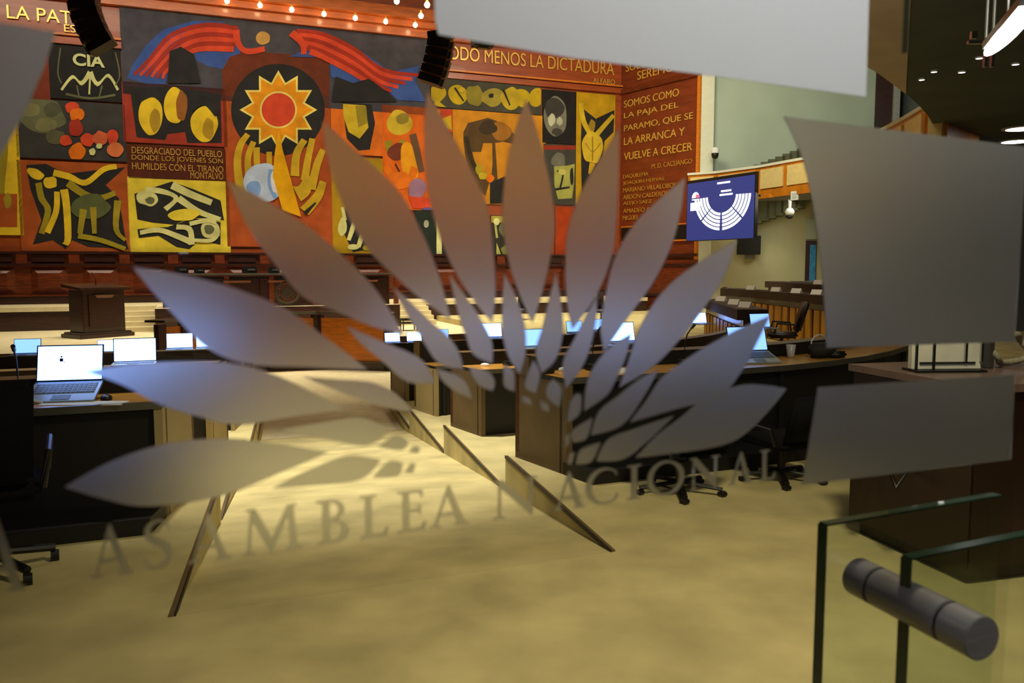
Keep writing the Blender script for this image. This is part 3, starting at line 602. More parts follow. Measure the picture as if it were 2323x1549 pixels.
for (a, c, z), l, nb in zip(wp, wl, (10, 16, 8)):
    if z == 1.0: a.z = c.z = 0
    wing(Ve((a.x, a.y, 0)), Ve((c.x, c.y, 0)), z, l, nb)
# low dark counter at the back right
p = G(1850, 637, 1.2); t = thing('side_counter', 'low grey counter with black base in front of the doorway', 'counter', (p.x+.3, p.y, -.05), R_(-15))
q = MB(); q.box((0, 0, .6), (1.7, .5, 1.16), black); q.build('base', t); q = MB(); q.box((0, 0, 1.21), (1.9, .6, .06), soffit); q.build('top', t)
# ================================================================== LAPTOPS
def laptop(label, scr, tilt=14, riser=0, extra=None, grp=None):
    t = thing('laptop', label, 'laptop', (0, 0, 0), 0, grp); w, d = .38, .255
    r = R_(riser)
    def tr(x, y, z): return (x, -d/2+(y+d/2)*math.cos(r)-z*math.sin(r), z*math.cos(r)+(y+d/2)*math.sin(r))
    def bx(q, c, dm, m):
        a, b_, e = dm[0]/2, dm[1]/2, dm[2]/2
        q.hexa([tr(c[0]+x, c[1]+y, c[2]+z) for x, y, z in ((-a, -b_, -e), (a, -b_, -e), (a, b_, -e), (-a, b_, -e), (-a, -b_, e), (a, -b_, e), (a, b_, e), (-a, b_, e))], m)
    q = MB(); bx(q, (0, 0, .009), (w, d, .018), alu); q.build('base', t)
    q = MB(); bx(q, (0, .035, .0195), (w*.9, d*.52, .003), keys)
    for i in range(5):
        for j in range(13): bx(q, (-w*.42+j*w*.07, -.015+i*.025, .022), (.019, .018, .003), keys)
    q.build('keyboard', t)
    q = MB(); bx(q, (0, -.085, .0192), (.1, .06, .002), keys); q.build('touchpad', t)
    if riser:
        q = MB(); zz = d*math.sin(r)
        for x in (-.13, .13): q.hexa([(x-.01, -.1, 0), (x+.01, -.1, 0), (x+.01, d/2-.03, 0), (x-.01, d/2-.03, 0)]+[(x-.01, -.1, .006), (x+.01, -.1, .006), (x+.01, d/2-.03, zz*.86), (x-.01, d/2-.03, zz*.86)], black)
        q.build('riser', t)
    hy = -d/2+d*math.cos(r); hz = d*math.sin(r)+.012; a = R_(tilt); q = MB()
    def sc(x, v, o): return (x, hy+v*math.sin(a)-o*math.cos(a), hz+v*math.cos(a)+o*math.sin(a))
    def sb(q, x0, x1, v0, v1, o0, o1, m): q.hexa([sc(x0, v0, o0), sc(x1, v0, o0), sc(x1, v0, o1), sc(x0, v0, o1), sc(x0, v1, o0), sc(x1, v1, o0), sc(x1, v1, o1), sc(x0, v1, o1)], m)
    sb(q, -w/2, w/2, 0, .235, -.004, .004, black); lid = q.build('lid', t)
    q = MB(); sb(q, -w/2+.008, w/2-.008, .015, .227, .004, .0055, scr)
    if extra == 'mark': sb(q, -.06, -.04, .13, .15, .0055, .006, ink); sb(q, -.055, -.045, .155, .165, .0055, .006, ink); sb(q, -.036, -.03, .125, .13, .0055, .006, ink)
    if extra == 'blocks': sb(q, .03, .07, .05, .15, .0055, .006, ink); sb(q, .1, .12, .05, .15, .0055, .006, ink)
    q.build('screen', lid); return t
def rowpt(k, px, ynear=None, dn=-.1):
    """point on the ledge of row k below pixel column px"""
    sd = 1 if px > 700 else -1; hg = desks[k, sd][1]; z = ZT[k]+.75+hg
    d = ray(px, 700); nn = NE[k]-.04+dn
    p = CAM+d*(nn/NV.dot(d)); s = sn(p)[0]
    if s > 4.2:
        for _ in range(6):
            nn = NE[k]-.04+dn+bow(s); p = CAM+d*(nn/NV.dot(d)); s = sn(p)[0]
    return Ve((p.x, p.y, z))
def deskpt(k, px, dn):
    p = rowpt(k, px, dn=dn); p.z = ZT[k]+.75; return p
LG = 'laptops left open on the bench desks'
LW = laptop('', scr_w, 14, 0, None, LG); LB = laptop('', scr_b, 14, 0, None, LG)
LM = laptop('large bright laptop with a small mark on screen, nearest on the left', scr_w, 16, 19, 'mark', LG)
LK = laptop('white screen with two dark blocks, at the aisle end on the left', scr_w, 8, 0, 'blocks', LG)
LP = laptop('laptop with pale blue screen beside the plastic cup', scr_b, 20, 17, None, LG)
def put(o, p, rz, sc=1.0, label=None, first=False):
    c = o if first else dup(o, p, rz)
    c.location = p; c.rotation_euler = (0, 0, rz); c.scale = (sc,)*3
    if label: c['label'] = label
    return c
put(LM, deskpt(0, 138, -.42), R_(14), 1.05, first=True)
put(LW, rowpt(1, 299), R_(20), 1.08, 'blank white laptop screen right of the largest left laptop', True)
put(LK, rowpt(2, 471), R_(20), .9, first=True)
put(LW, rowpt(2, 404), R_(20), .92, 'blank white screen next to the one with two dark blocks')
put(LB, rowpt(2, 50), R_(14), .85, 'half hidden blue laptop left of the largest left laptop', True)
put(LW, rowpt(3, 238), R_(16), .9, 'white laptop sliver between the two big white screens on the left')
put(LW, rowpt(3, 892), R_(20), .8, 'small white laptop at the left end of the farthest right row')
put(LW, rowpt(3, 942), R_(20), .8, 'small white laptop beside the one at the row end, under the stage steps')
put(LB, rowpt(3, 998), R_(10), .95, 'tiny laptop turned aside in the farthest right row')
put(LW, rowpt(2, 1120), R_(20), 1.0, 'white laptop in the third right row between two film petals')
put(LB, rowpt(1, 1214), R_(20), .95, 'pale blue laptop below the brown chair at the stage edge')
put(LB, rowpt(2, 1312), R_(26), .85, 'small blue laptop left of the brightest laptop, farther back')
put(LB, rowpt(2, 1362), R_(26), .85, 'narrow blue laptop just left of the brightest laptop')
put(LW, rowpt(1, 1424), R_(24), 1.12, 'brightest laptop, large and white, right of the emblem centre')
put(LW, rowpt(2, 1596), R_(24), .95, 'white laptop with a dark scrawl under the wing desk')
put(LB, rowpt(1, 1738), R_(20), 1.0, 'blue laptop behind the one beside the plastic cup')
put(LP, deskpt(0, 1716, -.42), R_(12), 1.0, first=True)
# ================================================================== SMALL DESK OBJECTS
p = deskpt(0, 1797, -.3); q = MB(); q.lathe((0, 0, 0), [(.030, 0), (.034, .02), (.045, .12), (.043, .12), (.032, .02), (.001, .012)], M('cup_plastic', (190, 190, 186), .25, var=.03))
tag(q.build('plastic_cup', origin=(0, 0, 0), smooth=True), 'translucent plastic cup on the nearest right desk', 'cup').location = p
p = deskpt(0, 1868, -.5); t = thing('camera_bag', 'dark bag with a pale handle on the nearest right desk', 'bag', p, R_(20))
q = MB(); q.box((0, 0, .07), (.24, .16, .14), M('bag_green_black', (34, 34, 26), .8)); q.build('body', t, bevel=.03, smooth=True)
q = MB(); q.box((.12, -.06, .035), (.16, .12, .06), black); q.build('pocket', t, bevel=.02, smooth=True)
q = MB(); q.tube([(-.02+.09*math.cos(a), .02, .13+.085*math.sin(a)) for a in [math.pi*i/10 for i in range(11)]], .006, white_p); q.build('handle', t)
def mouse(p, rz, label, m=white_p):
    t = thing('computer_mouse', label, 'mouse', p, rz, 'mice on the desks'); q = MB()
    q.lathe((0, 0, 0), [(.034, 0), (.036, .012), (.03, .026), (.014, .034), (.002, .035)], m, 14); o = q.build('shell', t, smooth=True); o.scale = (1, 1.6, 1)
    q = MB(); q.box((0, .03, .034), (.006, .018, .008), black); q.build('wheel', t); return t
mouse(deskpt(0, 232, -.5), R_(30), 'dark computer mouse right of the largest left laptop', black)
mouse(deskpt(1, 1100, -.36), R_(70), 'white computer mouse at the aisle end of the second right row')
mouse(deskpt(0, 1282, -.30), R_(60), 'white computer mouse on the aisle end of the nearest right desk')
def paper(p, rz, label, w=.21, l=.3):
    q = MB(); q.box((0, 0, .003), (w, l, .006), M('paper', (236, 232, 216), .8, var=.03)); o = q.build('paper_sheet', origin=(0, 0, 0)); o.location = p; o.rotation_euler = (0, 0, rz); return tag(o, label, 'paper', 'papers on the desks')
paper(deskpt(0, 1408, -.45), R_(25), 'white paper in front of the brightest laptop')
paper(deskpt(0, 180, -.62), R_(92), 'long pale paper at the left desk edge below the laptop', .14, .5)
paper(deskpt(0, 1590, -.60), R_(110), 'pale paper along the front edge of the nearest right desk', .13, .5)
def mic(p, rz, label):
    t = thing('gooseneck_microphone', label, 'microphone', p, rz, 'desk microphones'); q = MB(); q.box((0, 0, .025), (.12, .14, .05), black); q.build('console', t, bevel=.008)
    q = MB(); q.tube([(0, .03, .05), (0, .03, .18), (0, 0, .27), (0, -.06, .33)], .006, black); q.build('neck', t)
    q = MB(); q.cyl((0, -.06, .33), (0, -.1, .36), .012, .014, black); q.build('capsule', t); return t
m0 = mic(deskpt(0, 1235, -.34), R_(30), 'microphone console at the aisle end of the nearest right desk')
m0b = [(1, 1155, -.4, 'microphone console at the aisle end of the second right row'), (0, 1350, -.34, 'microphone console left of the brightest laptop'), (0, 1560, -.36, 'microphone console right of the brightest laptop'),
       (2, 1010, -.4, 'microphone console at the aisle end of the third right row'), (0, 30, -.36, 'microphone console left of the largest left laptop')]
for k, px, dn, l in m0b: dup(m0, deskpt(k, px, dn), R_(24), l)
q = MB(); p = deskpt(0, 40, -.56); q.tube([(.12, 0, .02), (.0, .02, .04), (-.08, 0, .05), (-.1, -.03, .03), (-.06, -.06, .015), (.04, -.08, .01)], .007, white_p); o = q.build('charger_cable', origin=(0, 0, 0), smooth=True); o.location = p
tag(o, 'white charging cable curling left of the largest laptop', 'cable')
# ================================================================== CHAIRS
def chair(label, fab, grp):
    t = thing('office_chair', label, 'chair', (0, 0, 0), 0, grp)
    q = MB(); q.box((0, 0, .47), (.5, .48, .1), fab); q.build('seat', t, bevel=.035, smooth=True)
    q = MB(); q.hexa([(-.22, -.2, .52), (.22, -.2, .52), (.22, -.28, .52), (-.22, -.28, .52), (-.25, -.34, 1.06), (.25, -.34, 1.06), (.25, -.42, 1.04), (-.25, -.42, 1.04)], fab); q.build('backrest', t, bevel=.03, smooth=True)
    for sx in (-1, 1):
        q = MB(); q.tube([(.26*sx, -.2, .48), (.29*sx, -.18, .66), (.29*sx, .12, .68), (.27*sx, .16, .5)], .018, black); q.build('armrest', t)
    q = MB(); q.cyl((0, 0, .1), (0, 0, .44), .03, .03, black); q.build('column', t)
    for i in range(5):
        a = 2*math.pi*i/5+.3; q = MB(); q.tube([(0, 0, .12), (.3*math.cos(a), .3*math.sin(a), .075)], .022, black)
        lg = q.build('leg', t); q = MB(); q.cyl((.3*math.cos(a)-.02, .3*math.sin(a), .03), (.3*math.cos(a)+.02, .3*math.sin(a), .03), .03, .03, black); q.build('caster', lg)
    return t
CB = chair('black office chair at the left edge of the photo, nearest of all', blackf, 'black chairs behind the nearest desks')
CB.location = h(-.96, 4.86, 0); CB.rotation_euler = (0, 0, HY+R_(6)); CB.scale = (1.0, 1.0, 1.0)
for i, (s, l) in enumerate(((3.25, 'black office chair under the nearest right desk, beside the aisle'), (4.15, 'black office chair under the nearest right desk, second from the aisle'), (5.05, 'black office chair under the nearest right desk, third from the aisle'))):
    c = dup(CB, h(s, 4.86+bow(s), 0), HY+R_(10-6*i), l); c.scale = (1, 1, .66)
CL = chair('brown chair at the stage edge above the pale blue laptop', leather, 'brown leather chairs in the hall')
pz = h(sn(G(1224, 745, ZA))[0], 23.6, ZA); CL.location = pz; CL.rotation_euler = (0, 0, R_(150))
for px, py, z, rz, l in ((1834, 735, .0, 60, 'brown chair right of the cup, behind the nearest right desk'), (1365, 719, ZA, 200, 'brown chair on the stage right of the first brown chair'), (1778, 712, 0, 80, 'brown chair in front of the middle wing desk')):
    d = 1.6-z; p = D(px, 605, 10.5 if py == 735 else (14.2 if z == 0 else 25))
    dup(CL, Ve((p.x, p.y, -.05 if z == 0 else z)), R_(rz), l)
for px, dep, l in ((1736, 21.0, 'dark chair rising behind the middle wing desk'), (1622, 24.0, 'dark chair at the left end of the front wing desk')):
    p = D(px, 605, dep); dup(CL, Ve((p.x, p.y, -.05)), R_(100), l)
# name cards on wing desks
def card(p, label):
    q = MB(); q.hexa([(-.13, -.05, 0), (.13, -.05, 0), (.13, .05, 0), (-.13, .05, 0), (-.13, -.003, .1), (.13, -.003, .1), (.13, .003, .1), (-.13, .003, .1)], M('card_white', (250, 246, 238), .7, var=.02, emit=None)); o = q.build('name_card', origin=(0, 0, 0)); o.location = p; o.rotation_euler = (0, 0, R_(-60))
    return tag(o, label, 'card', 'white cards on the wing desks')
def onwing(i, f): a, c, z = wp[i]; return Ve((a.x+(c.x-a.x)*f, a.y+(c.y-a.y)*f, z+.03-.0))
for i, f, l in ((0, .25, 'white card at the left end of the front wing desk'), (0, .6, 'white card in the middle of the front wing desk'), (0, .85, 'white card at the right end of the front wing desk'), (1, .25, 'white card at the left of the middle wing desk'), (1, .5, 'white card in the middle of the middle wing desk'), (1, .68, 'white card right of centre on the middle wing desk'), (1, .84, 'white card at the right of the middle wing desk'), (2, .8, 'white card on the rear wing desk')):
    p = onwing(i, f); p.z = wp[i][2]+.03; card(p, l)
# ================================================================== STAGE FURNITURE
# lectern
p = G(208, 766, ZA); t = thing('lectern', 'dark wood lectern on the stage at the left', 'lectern', (p.x, p.y+.35, ZA), R_(56))
q = MB(); q.box((0, 0, .05), (1.45, .95, .1), wood_dk); q.box((0, 0, .12), (1.35, .85, .05), wood_dk); q.build('plinth', t, bevel=.012)
q = MB(); q.box((0, 0, .68), (1.12, .66, 1.08), wood_dk); q.build('body', t, bevel=.01)
q = MB(); q.box((0, -.345, .7), (.82, .03, .8), wood_dk); q.hexa([(-.2, -.365, 1.02), (.2, -.365, 1.02), (.2, -.36, 1.02), (-.2, -.36, 1.02), (-.26, -.4, 1.1), (.26, -.4, 1.1), (.26, -.36, 1.1), (-.26, -.36, 1.1)], wood); q.build('front_panel', t, bevel=.006)
q = MB(); q.hexa([(-.68, -.46, 1.22), (.68, -.46, 1.22), (.68, .46, 1.3), (-.68, .46, 1.3), (-.68, -.46, 1.28), (.68, -.46, 1.28), (.68, .46, 1.38), (-.68, .46, 1.38)], wood_dk); q.build('reading_top', t, bevel=.01)
q = MB(); q.tube([(.1, .2, 1.34), (.05, .1, 1.5), (-.12, -.02, 1.68)], .012, wood); q.build('microphone', t)
# presidential desk
s0, s1 = sD0+.15, sD1-.2; L = s1-s0
t = thing('presidential_desk', 'long dark presidential desk with grey top edge, below the murals', 'desk', h(s0, 24.75, ZBB), HY)
q = MB(); q.box((L/2, .45, .92), (L, 1.0, .06), wood_dk); q.build('top', t)
q = MB(); q.box((L/2, -.06, .935), (L+.04, .04, .05), grey_m); q.build('edge_band', t)
q = MB(); q.box((L/2, .12, .44), (L-.1, .1, .88), wood_dk); q.build('front', t)
for i in range(5):
    x = .8+i*(L-1.6)/4
    if i == 3: continue
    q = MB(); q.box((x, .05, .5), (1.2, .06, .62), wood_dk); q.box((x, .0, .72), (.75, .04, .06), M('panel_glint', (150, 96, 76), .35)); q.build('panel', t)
    q = MB(); q.box((x+.95, .04, .45), (.14, .1, .88), wood); q.build('pilaster', t)
sh = sn(V(652, 660, h(0, 24.75), HY))[0]-s0
q = MB(); q.cyl((sh, .07, .42), (sh, .0, .42), .42, .42, M('seal_wood', (52, 36, 24), .5, var=.5, scale=14), 28); q.cyl((sh, 0, .42), (sh, -.03, .42), .36, .3, M('seal_wood', (1, 1, 1)), 28)
for i in range(16):
    a = 2*math.pi*i/16; q.box((sh+.24*math.cos(a), -.03, .42+.24*math.sin(a)), (.05, .04, .05), wood)
q.build('round_seal', t, bevel=0)
def gear(px, w, hh, name, label, cat):
    p = V(px, 612, h(0, 25.1), HY); t = thing(name, label, cat, (p.x, p.y, ZBB+.952), HY); q = MB()
    q.box((0, 0, hh/2), (w, .22, hh), black); q.build('body', t, bevel=.015); q = MB(); q.box((w*.1, -.115, hh*.55), (w*.5, .01, hh*.25), grey_m); q.build('dial', t); return t
gear(412, .36, .2, 'desk_telephone', 'left black telephone on the presidential desk', 'telephone'); gear(452, .28, .16, 'console_box', 'grey and black console right of the left telephone', 'console')
gear(566, .42, .2, 'desk_telephone', 'black telephone in the middle of the presidential desk', 'telephone'); gear(621, .32, .18, 'console_box', 'black box right of the middle telephone on the presidential desk', 'console')
# secretaries' enclosure
o0 = encp[2]; t = thing('secretary_enclosure', 'curved orange and brown wood counter in front of the stage', 'counter', (o0.x, o0.y, ZB))
for i in range(len(encp)-1):
    a, c = encp[i], encp[i+1]; dd = (c-a); L = dd.length; dd.normalize(); ang = math.atan2(dd.y, dd.x); out = Ve((dd.y, -dd.x, 0)); mid = (a+c)/2
    nb = max(1, round(L/2.0))
    q = MB(); cc = mid+out*.10; q.box(loc(t, (cc.x, cc.y, ZB+.68)), (L, .1, 1.36), wood_or, ang); q.build('front_board', t)
    q = MB(); cc = mid+out*.17; q.box(loc(t, (cc.x, cc.y, ZB+.1)), (L+.04, .06, .2), wood_dk, ang); q.box(loc(t, (cc.x, cc.y, ZB+.22)), (L, .08, .03), lam_br, ang); q.build('skirting', t)
    q = MB(); cc = mid+out*.02; q.box(loc(t, (cc.x, cc.y, ZB+1.5)), (L+.05, .5, .05), wood_dk, ang); cc = mid+out*.28; q.box(loc(t, (cc.x, cc.y, ZB+1.5)), (L+.06, .03, .06), grey_m, ang); q.build('counter_top', t)
    for j in range(nb+1):
        cc = a+dd*(L*j/nb)+out*.14; q = MB(); q.box(loc(t, (cc.x, cc.y, ZB+.72)), (.26, .12, 1.44), wood_dk, ang); q.build('post', t)
p = G(926, 741, ZA); p = h(sn(D(926, 605, 23.3))[0], sn(D(926, 605, 23.3))[1], ZA)
t = thing('side_table', 'small dark side table at the foot of the right stage steps', 'table', p, HY); q = MB(); q.box((0, 0, .32), (.5, .4, .05), black); q.box((0, 0, .22), (.46, .36, .03), black); q.build('top', t)
for sx in (-.2, .2):
    for sy in (-.15, .15): q = MB(); q.cyl((sx, sy, 0), (sx, sy, .3), .015, .015, black); q.build('leg', t)
# ================================================================== HANGING GEAR
def line_array(pts, dep, w, dpt, label, rz, hr=.03, hm=None):
    a = D(pts[0][0], pts[0][1], dep); t = thing('line_array_speaker', label, 'speaker', a, rz); n = len(pts)-1
    prev = a
    for i in range(n):
        p0, p1 = D(*pts[i], dep)-a, D(*pts[i+1], dep)-a; Rm = Matrix.Rotation(-rz, 3, 'Z')
        p0, p1 = Rm @ p0, Rm @ p1; ax = (p1-p0).normalized(); sd = Ve((0, 1, 0)); xx = ax.cross(sd).normalized()*-1
        e = .02; q = MB(); A, B = p0+ax*e, p1-ax*e
        q.hexa([A-xx*w/2-sd*dpt/2, A+xx*w/2-sd*dpt/2, A+xx*w/2+sd*dpt/2, A-xx*w/2+sd*dpt/2, B-xx*w/2-sd*dpt/2, B+xx*w/2-sd*dpt/2, B+xx*w/2+sd*dpt/2, B-xx*w/2+sd*dpt/2], black); bx = q.build('cabinet', t, bevel=.01)
        q = MB(); sg = 1 if label.startswith('curved') else -1; f = xx*(w/2+.01)*sg; m = (A+B)/2
        q.hexa([A+f-sd*.1, A+f+xx*.05*sg-sd*.1, A+f+xx*.05*sg+sd*.1, A+f+sd*.1, B+f-sd*.1, B+f+xx*.05*sg-sd*.1, B+f+xx*.05*sg+sd*.1, B+f+sd*.1], grey_m); q.build('rigging', bx)
    q = MB(); q.tube([(0, 0, 0), (0, 0, 11.3-a.z)], hr, hm or grey_m); q.build('hanger', t); return t
line_array([(192, -45), (190, 0), (195, 25), (203, 48), (213, 70), (224, 92), (237, 112)], 18, .55, .5, 'curved black line array speaker at the top left', R_(10))
line_array([(998, 72), (1000, 92), (997, 112), (993, 132), (988, 152), (982, 172), (975, 192)], 19, .52, .5, 'black line array speaker on a cream pole in front of the frieze, centre', R_(-6), .07, M('cream_pole', (236, 224, 180), .5))
p = D(1095, 97, 24); t = thing('wall_speaker', 'small black speaker box under the cornice', 'speaker', p, HY); q = MB(); q.box((0, 0, 0), (.62, .4, .26), black); q.build('cabinet', t, bevel=.02); q = MB(); q.box((0, 0, -.15), (.3, .2, .05), grey_m); q.build('bracket', t)
# bulbs
BG = 'round bulbs on the cornice'
bp = [(515, 2), (590, 12), (662, 22), (735, 32), (806, 41), (875, 49), (942, 57)]
t0 = None
def bulb(p, r, label, grp):
    t = thing('light_bulb', label, 'lamp', p, 0, grp); q = MB(); q.lathe((0, 0, 0), [(r*.15, -r), (r*.7, -r*.7), (r, 0), (r*.7, r*.7), (r*.4, r)], bulb_m, 12); q.build('globe', t, smooth=True)
    q = MB(); q.cyl((0, 0, r*.9), (0, 0, r*1.9), r*.45, r*.45, brass, 10); q.build('socket', t); return t
for i, (x, y) in enumerate(bp):
    p = V(x, y, h(0, 28.3), HY); l = 'glowing cornice bulb, %s from the left along the mural top' % ['first', 'second', 'third', 'fourth', 'fifth', 'sixth', 'seventh'][i]
    if t0 is None: t0 = bulb(p, .085, l, BG)
    else: dup(t0, p, 0, l)
for x, y, dp, l in ((955, 36, 25.6, 'glowing bulb above and right of the seventh cornice bulb'), (969, 11, 23, 'highest glowing bulb beside the cream pole'), (1005, 68, 19.3, 'glowing bulb at the foot of the cream pole'), (900, 3, 24, 'glowing ceiling bulb over the sixth cornice bulb')):
    p = D(x, y, dp); c = dup(t0, p, 0, l); c['group'] = 'bulbs on the ceiling beams'
    q = MB()
# cameras, exit sign, downlights
p = V(1610, 352, PEN, R_(8))+Ve((math.sin(R_(8)), -math.cos(R_(8)), 0))*.5; t = thing('dome_camera', 'white dome camera on the pale column', 'camera', p, 0); q = MB(); q.lathe((0, 0, 0), [(.02, -.2), (.1, -.16), (.13, -.05), (.12, 0)], black, 14); q.build('dome', t, smooth=True); q = MB(); q.lathe((0, 0, 0), [(.14, 0), (.15, .12), (.08, .2)], white_p, 14); q.box((0, .24, .12), (.06, .5, .06), white_p); q.build('housing', t, smooth=False)
zs = zp0-.18
p = G(1792, 452, zs); t = thing('dome_camera', 'white dome camera hanging under the gallery', 'camera', p, 0); q = MB(); q.cyl((0, 0, 0), (0, 0, -.3), .06, .05, white_p); q.build('stem', t); q = MB(); q.lathe((0, 0, -.5), [(.03, -.05), (.14, 0), (.16, .1), (.1, .2)], white_p, 14); q.build('housing', t, smooth=True); q = MB(); q.lathe((0, 0, -.6), [(.01, -.06), (.1, -.02), (.14, .05)], black, 14); q.build('dome', t, smooth=True)
p = D(1803, 444, 25.6); t = thing('exit_sign', 'small white sign fixed to the gallery front', 'sign', p, R_(-50)); q = MB(); q.box((0, 0, 0), (.26, .06, .28), white_p); q.build('casing', t, bevel=.01); q = MB(); q.box((0, -.035, 0), (.16, .01, .16), M('sign_grey', (190, 190, 184), .5)); q.build('face', t)
def down(p, r, label, grp, el=1):
    t = thing('downlight', label, 'lamp', p, 0, grp); q = MB(); q.cyl((0, 0, -.01), (0, 0, 0), r, r, lamp_m, 16); o = q.build('lens', t); q = MB()
    q.lathe((0, 0, 0), [(r*1.25, -.012), (r*1.3, .01), (r*1.02, .01), (r*1.02, -.012), (r*1.25, -.012)], white_p, 16, False); q.build('ring', t); t.scale = (1, el, 1); return t
down(G(1832, 462, zs), .2, 'white downlight under the gallery right of the dome camera', 'downlights under the gallery')
for i, (x, y, r) in enumerate(((2091, 180, .04), (2119, 162, .04), (2182, 163, .045), (2222, 131, .045), (2304, 145, .045))):
    down(G(x, y, zk), r, 'tiny ceiling spot, %s from the left in the dark ceiling' % ['first', 'second', 'third', 'fourth', 'last'][i], 'spots in the dark ceiling')
down(G(2305, 321, zk), .3, 'oval ceiling light low at the right edge of the photo', 'round lights in the dark ceiling', 1)
down(G(2318, 292, zk), .3, 'upper oval ceiling light at the right edge of the photo', 'round lights in the dark ceiling', 1)
# big ceiling lamp
a = D(2245, 86, 5.6); c = D(2335, 62, 4.6); t = thing('ceiling_lamp', 'large glowing white ceiling lamp at the top right', 'lamp', (a+c)/2, math.atan2((c-a).y, (c-a).x)); L = (c-a).length
q = MB(); q.lathe((0, 0, 0), [(.02, -.03), (.10, -.02), (.13, 0), (.10, .02), (.02, .03)], lamp_m, 18); o = q.build('diffuser', t, smooth=True); o.scale = (L*4.2, .55, .6)
q = MB(); q.box((0, 0, .05), (L*.9, .1, .05), grey_m); q.tube([(0, 0, .06), (0, 0, .6)], .012, grey_m); q.build('housing', t)
t = thing('ceiling_pipe', 'thin grey conduit drop with clamps beside the large ceiling lamp', 'pipe', D(2238, 70, 5.8)); q = MB(); q.tube([(0, 0, -.05), (0, 0, .9)], .012, grey_m); q.tube([(.05, 0, -.05), (.05, 0, .9)], .012, grey_m); q.build('conduit', t)
q = MB(); q.box((-.03, 0, -.08), (.2, .03, .02), chrome); q.box((-.09, 0, -.03), (.04, .03, .05), chrome); q.box((0, 0, -.2), (.02, .03, .1), chrome); q.box((.05, 0, -.2), (.02, .03, .1), chrome); q.build('clamp', t)
# ================================================================== HALL DISPLAYS, DOOR
q0 = D(1560, 470, 28.7); sang = math.atan2(-1, .495)
c4 = [V(x, y, q0, sang) for x, y in ((1557, 545), (1709, 541), (1713, 396), (1562, 417))]
xd = Ve((math.cos(sang), math.sin(sang), 0)); wd = xd.dot(c4[1]-c4[0]); zb_, zt_ = (c4[0].z+c4[1].z)/2, (c4[2].z+c4[3].z)/2
nd = Ve((xd.y, -xd.x, 0)); nd = nd if nd.dot(CAM-q0) > 0 else -nd
scd = thing('seating_display', 'large navy display of a white seating plan above the right rows', 'display', Ve((c4[0].x, c4[0].y, zb_)), sang); hd = zt_-zb_
sy = -1 if (Matrix.Rotation(-sang, 3, 'Z') @ nd).y < 0 else 1
q = MB(); q.box((wd/2, -.07*sy, hd/2+.04), (wd+.06, .12, hd+.12), black); q.build('housing', scd)
def dp(u, v, o): return (u*wd, (.0+o)*sy, v*hd)
q = MB(); q.add([dp(0, 0, 0), dp(1, 0, 0), dp(1, 1, 0), dp(0, 1, 0)], [(0, 1, 2, 3) if sy < 0 else (3, 2, 1, 0)], scr_n)
def dq(pts, m, o=.006): q.ngon([dp(u, v, o) for u, v in (pts if sy < 0 else pts[::-1])], m)
cu, cv = .54, .735
for i in range(5):
    r0, r1 = .26+.055*i, .30+.055*i
    for a0, a1 in ((182, 222), (225, 267), (273, 315), (318, 358)):
        n = 9; A = [R_(a0+(a1-a0)*j/n) for j in range(n+1)]
        dq([(cu+r1*.8*math.cos(a), cv+r1*1.12*math.sin(a)) for a in A]+[(cu+r0*.8*math.cos(a), cv+r0*1.12*math.sin(a)) for a in A[::-1]], scr_t)
for u0, u1, v0, v1 in ((.47, .66, .925, .955), (.53, .68, .785, .815), (.51, .70, .725, .755), (.06, .22, .52, .66), (.08, .2, .7, .72)): dq([(u0, v0), (u1, v0), (u1, v1), (u0, v1)], scr_t)
A = [math.pi*j/12 for j in range(13)]; dq([(.14+.06*math.cos(a), .74+.1*math.sin(a)) for a in A], scr_t, .008)
dq([(.14, .74), (.2, .74), (.195, .79), (.15, .8)], scr_r, .012); dq([(.14, .8), (.18, .81), (.14, .84)], scr_c, .012)
q.build('screen', scd)
q = MB()
for u in (.25, .75): q.tube([(u*wd, -.1*sy, hd*.72), (u*wd, -1.0*sy, hd*.72)], .04, black)
q.build('suspension', scd)
p = GP(1700, 557, .55); t = thing('wall_television', 'black wall television on a bracket below the seating display', 'television', p, gdir+R_(-8)); q = MB(); q.box((0, 0, 0), (.82, .08, .66), black); q.build('panel', t, bevel=.015); q = MB(); q.box((0, .2, -.4), (.3, .3, .16), grey_m); q.build('bracket', t)
# doorway with banner
ww = math.atan2(cr2.y-cr1.y, cr2.x-cr1.x)
def FP(x, y, o=0):
    p = V(x, y, Ve((cr1.x, cr1.y, 0)), ww); n = Ve((math.sin(ww), -math.cos(ww), 0)); return p+n*o
a, c = FP(1862, 600, .12), FP(1930, 600, .12); a2, c2 = GP(1826, 600, .24), GP(1856, 600, .24)
q = MB(); cc = (a2+c2)/2; q.box((cc.x, cc.y, 1.2), ((c2-a2).length, .06, 2.6), wood_dk, gdir); q.box((cc.x, cc.y, 2.9), ((c2-a2).length, .05, .7), green_w, gdir); struct(q.build('door_1', origin=(cc.x, cc.y, 0)))
cc = (a2*.35+c2*.65); cc = GP(1842, 620, .32); q = MB(); q.box((cc.x, cc.y, 1.5), (.2, .03, 1.7), M('banner_blue', (50, 130, 190), .6, var=.3), gdir); tag(q.build('blue_banner', origin=(cc.x, cc.y, .6)), 'narrow bright blue banner in the dark doorway at right', 'banner')
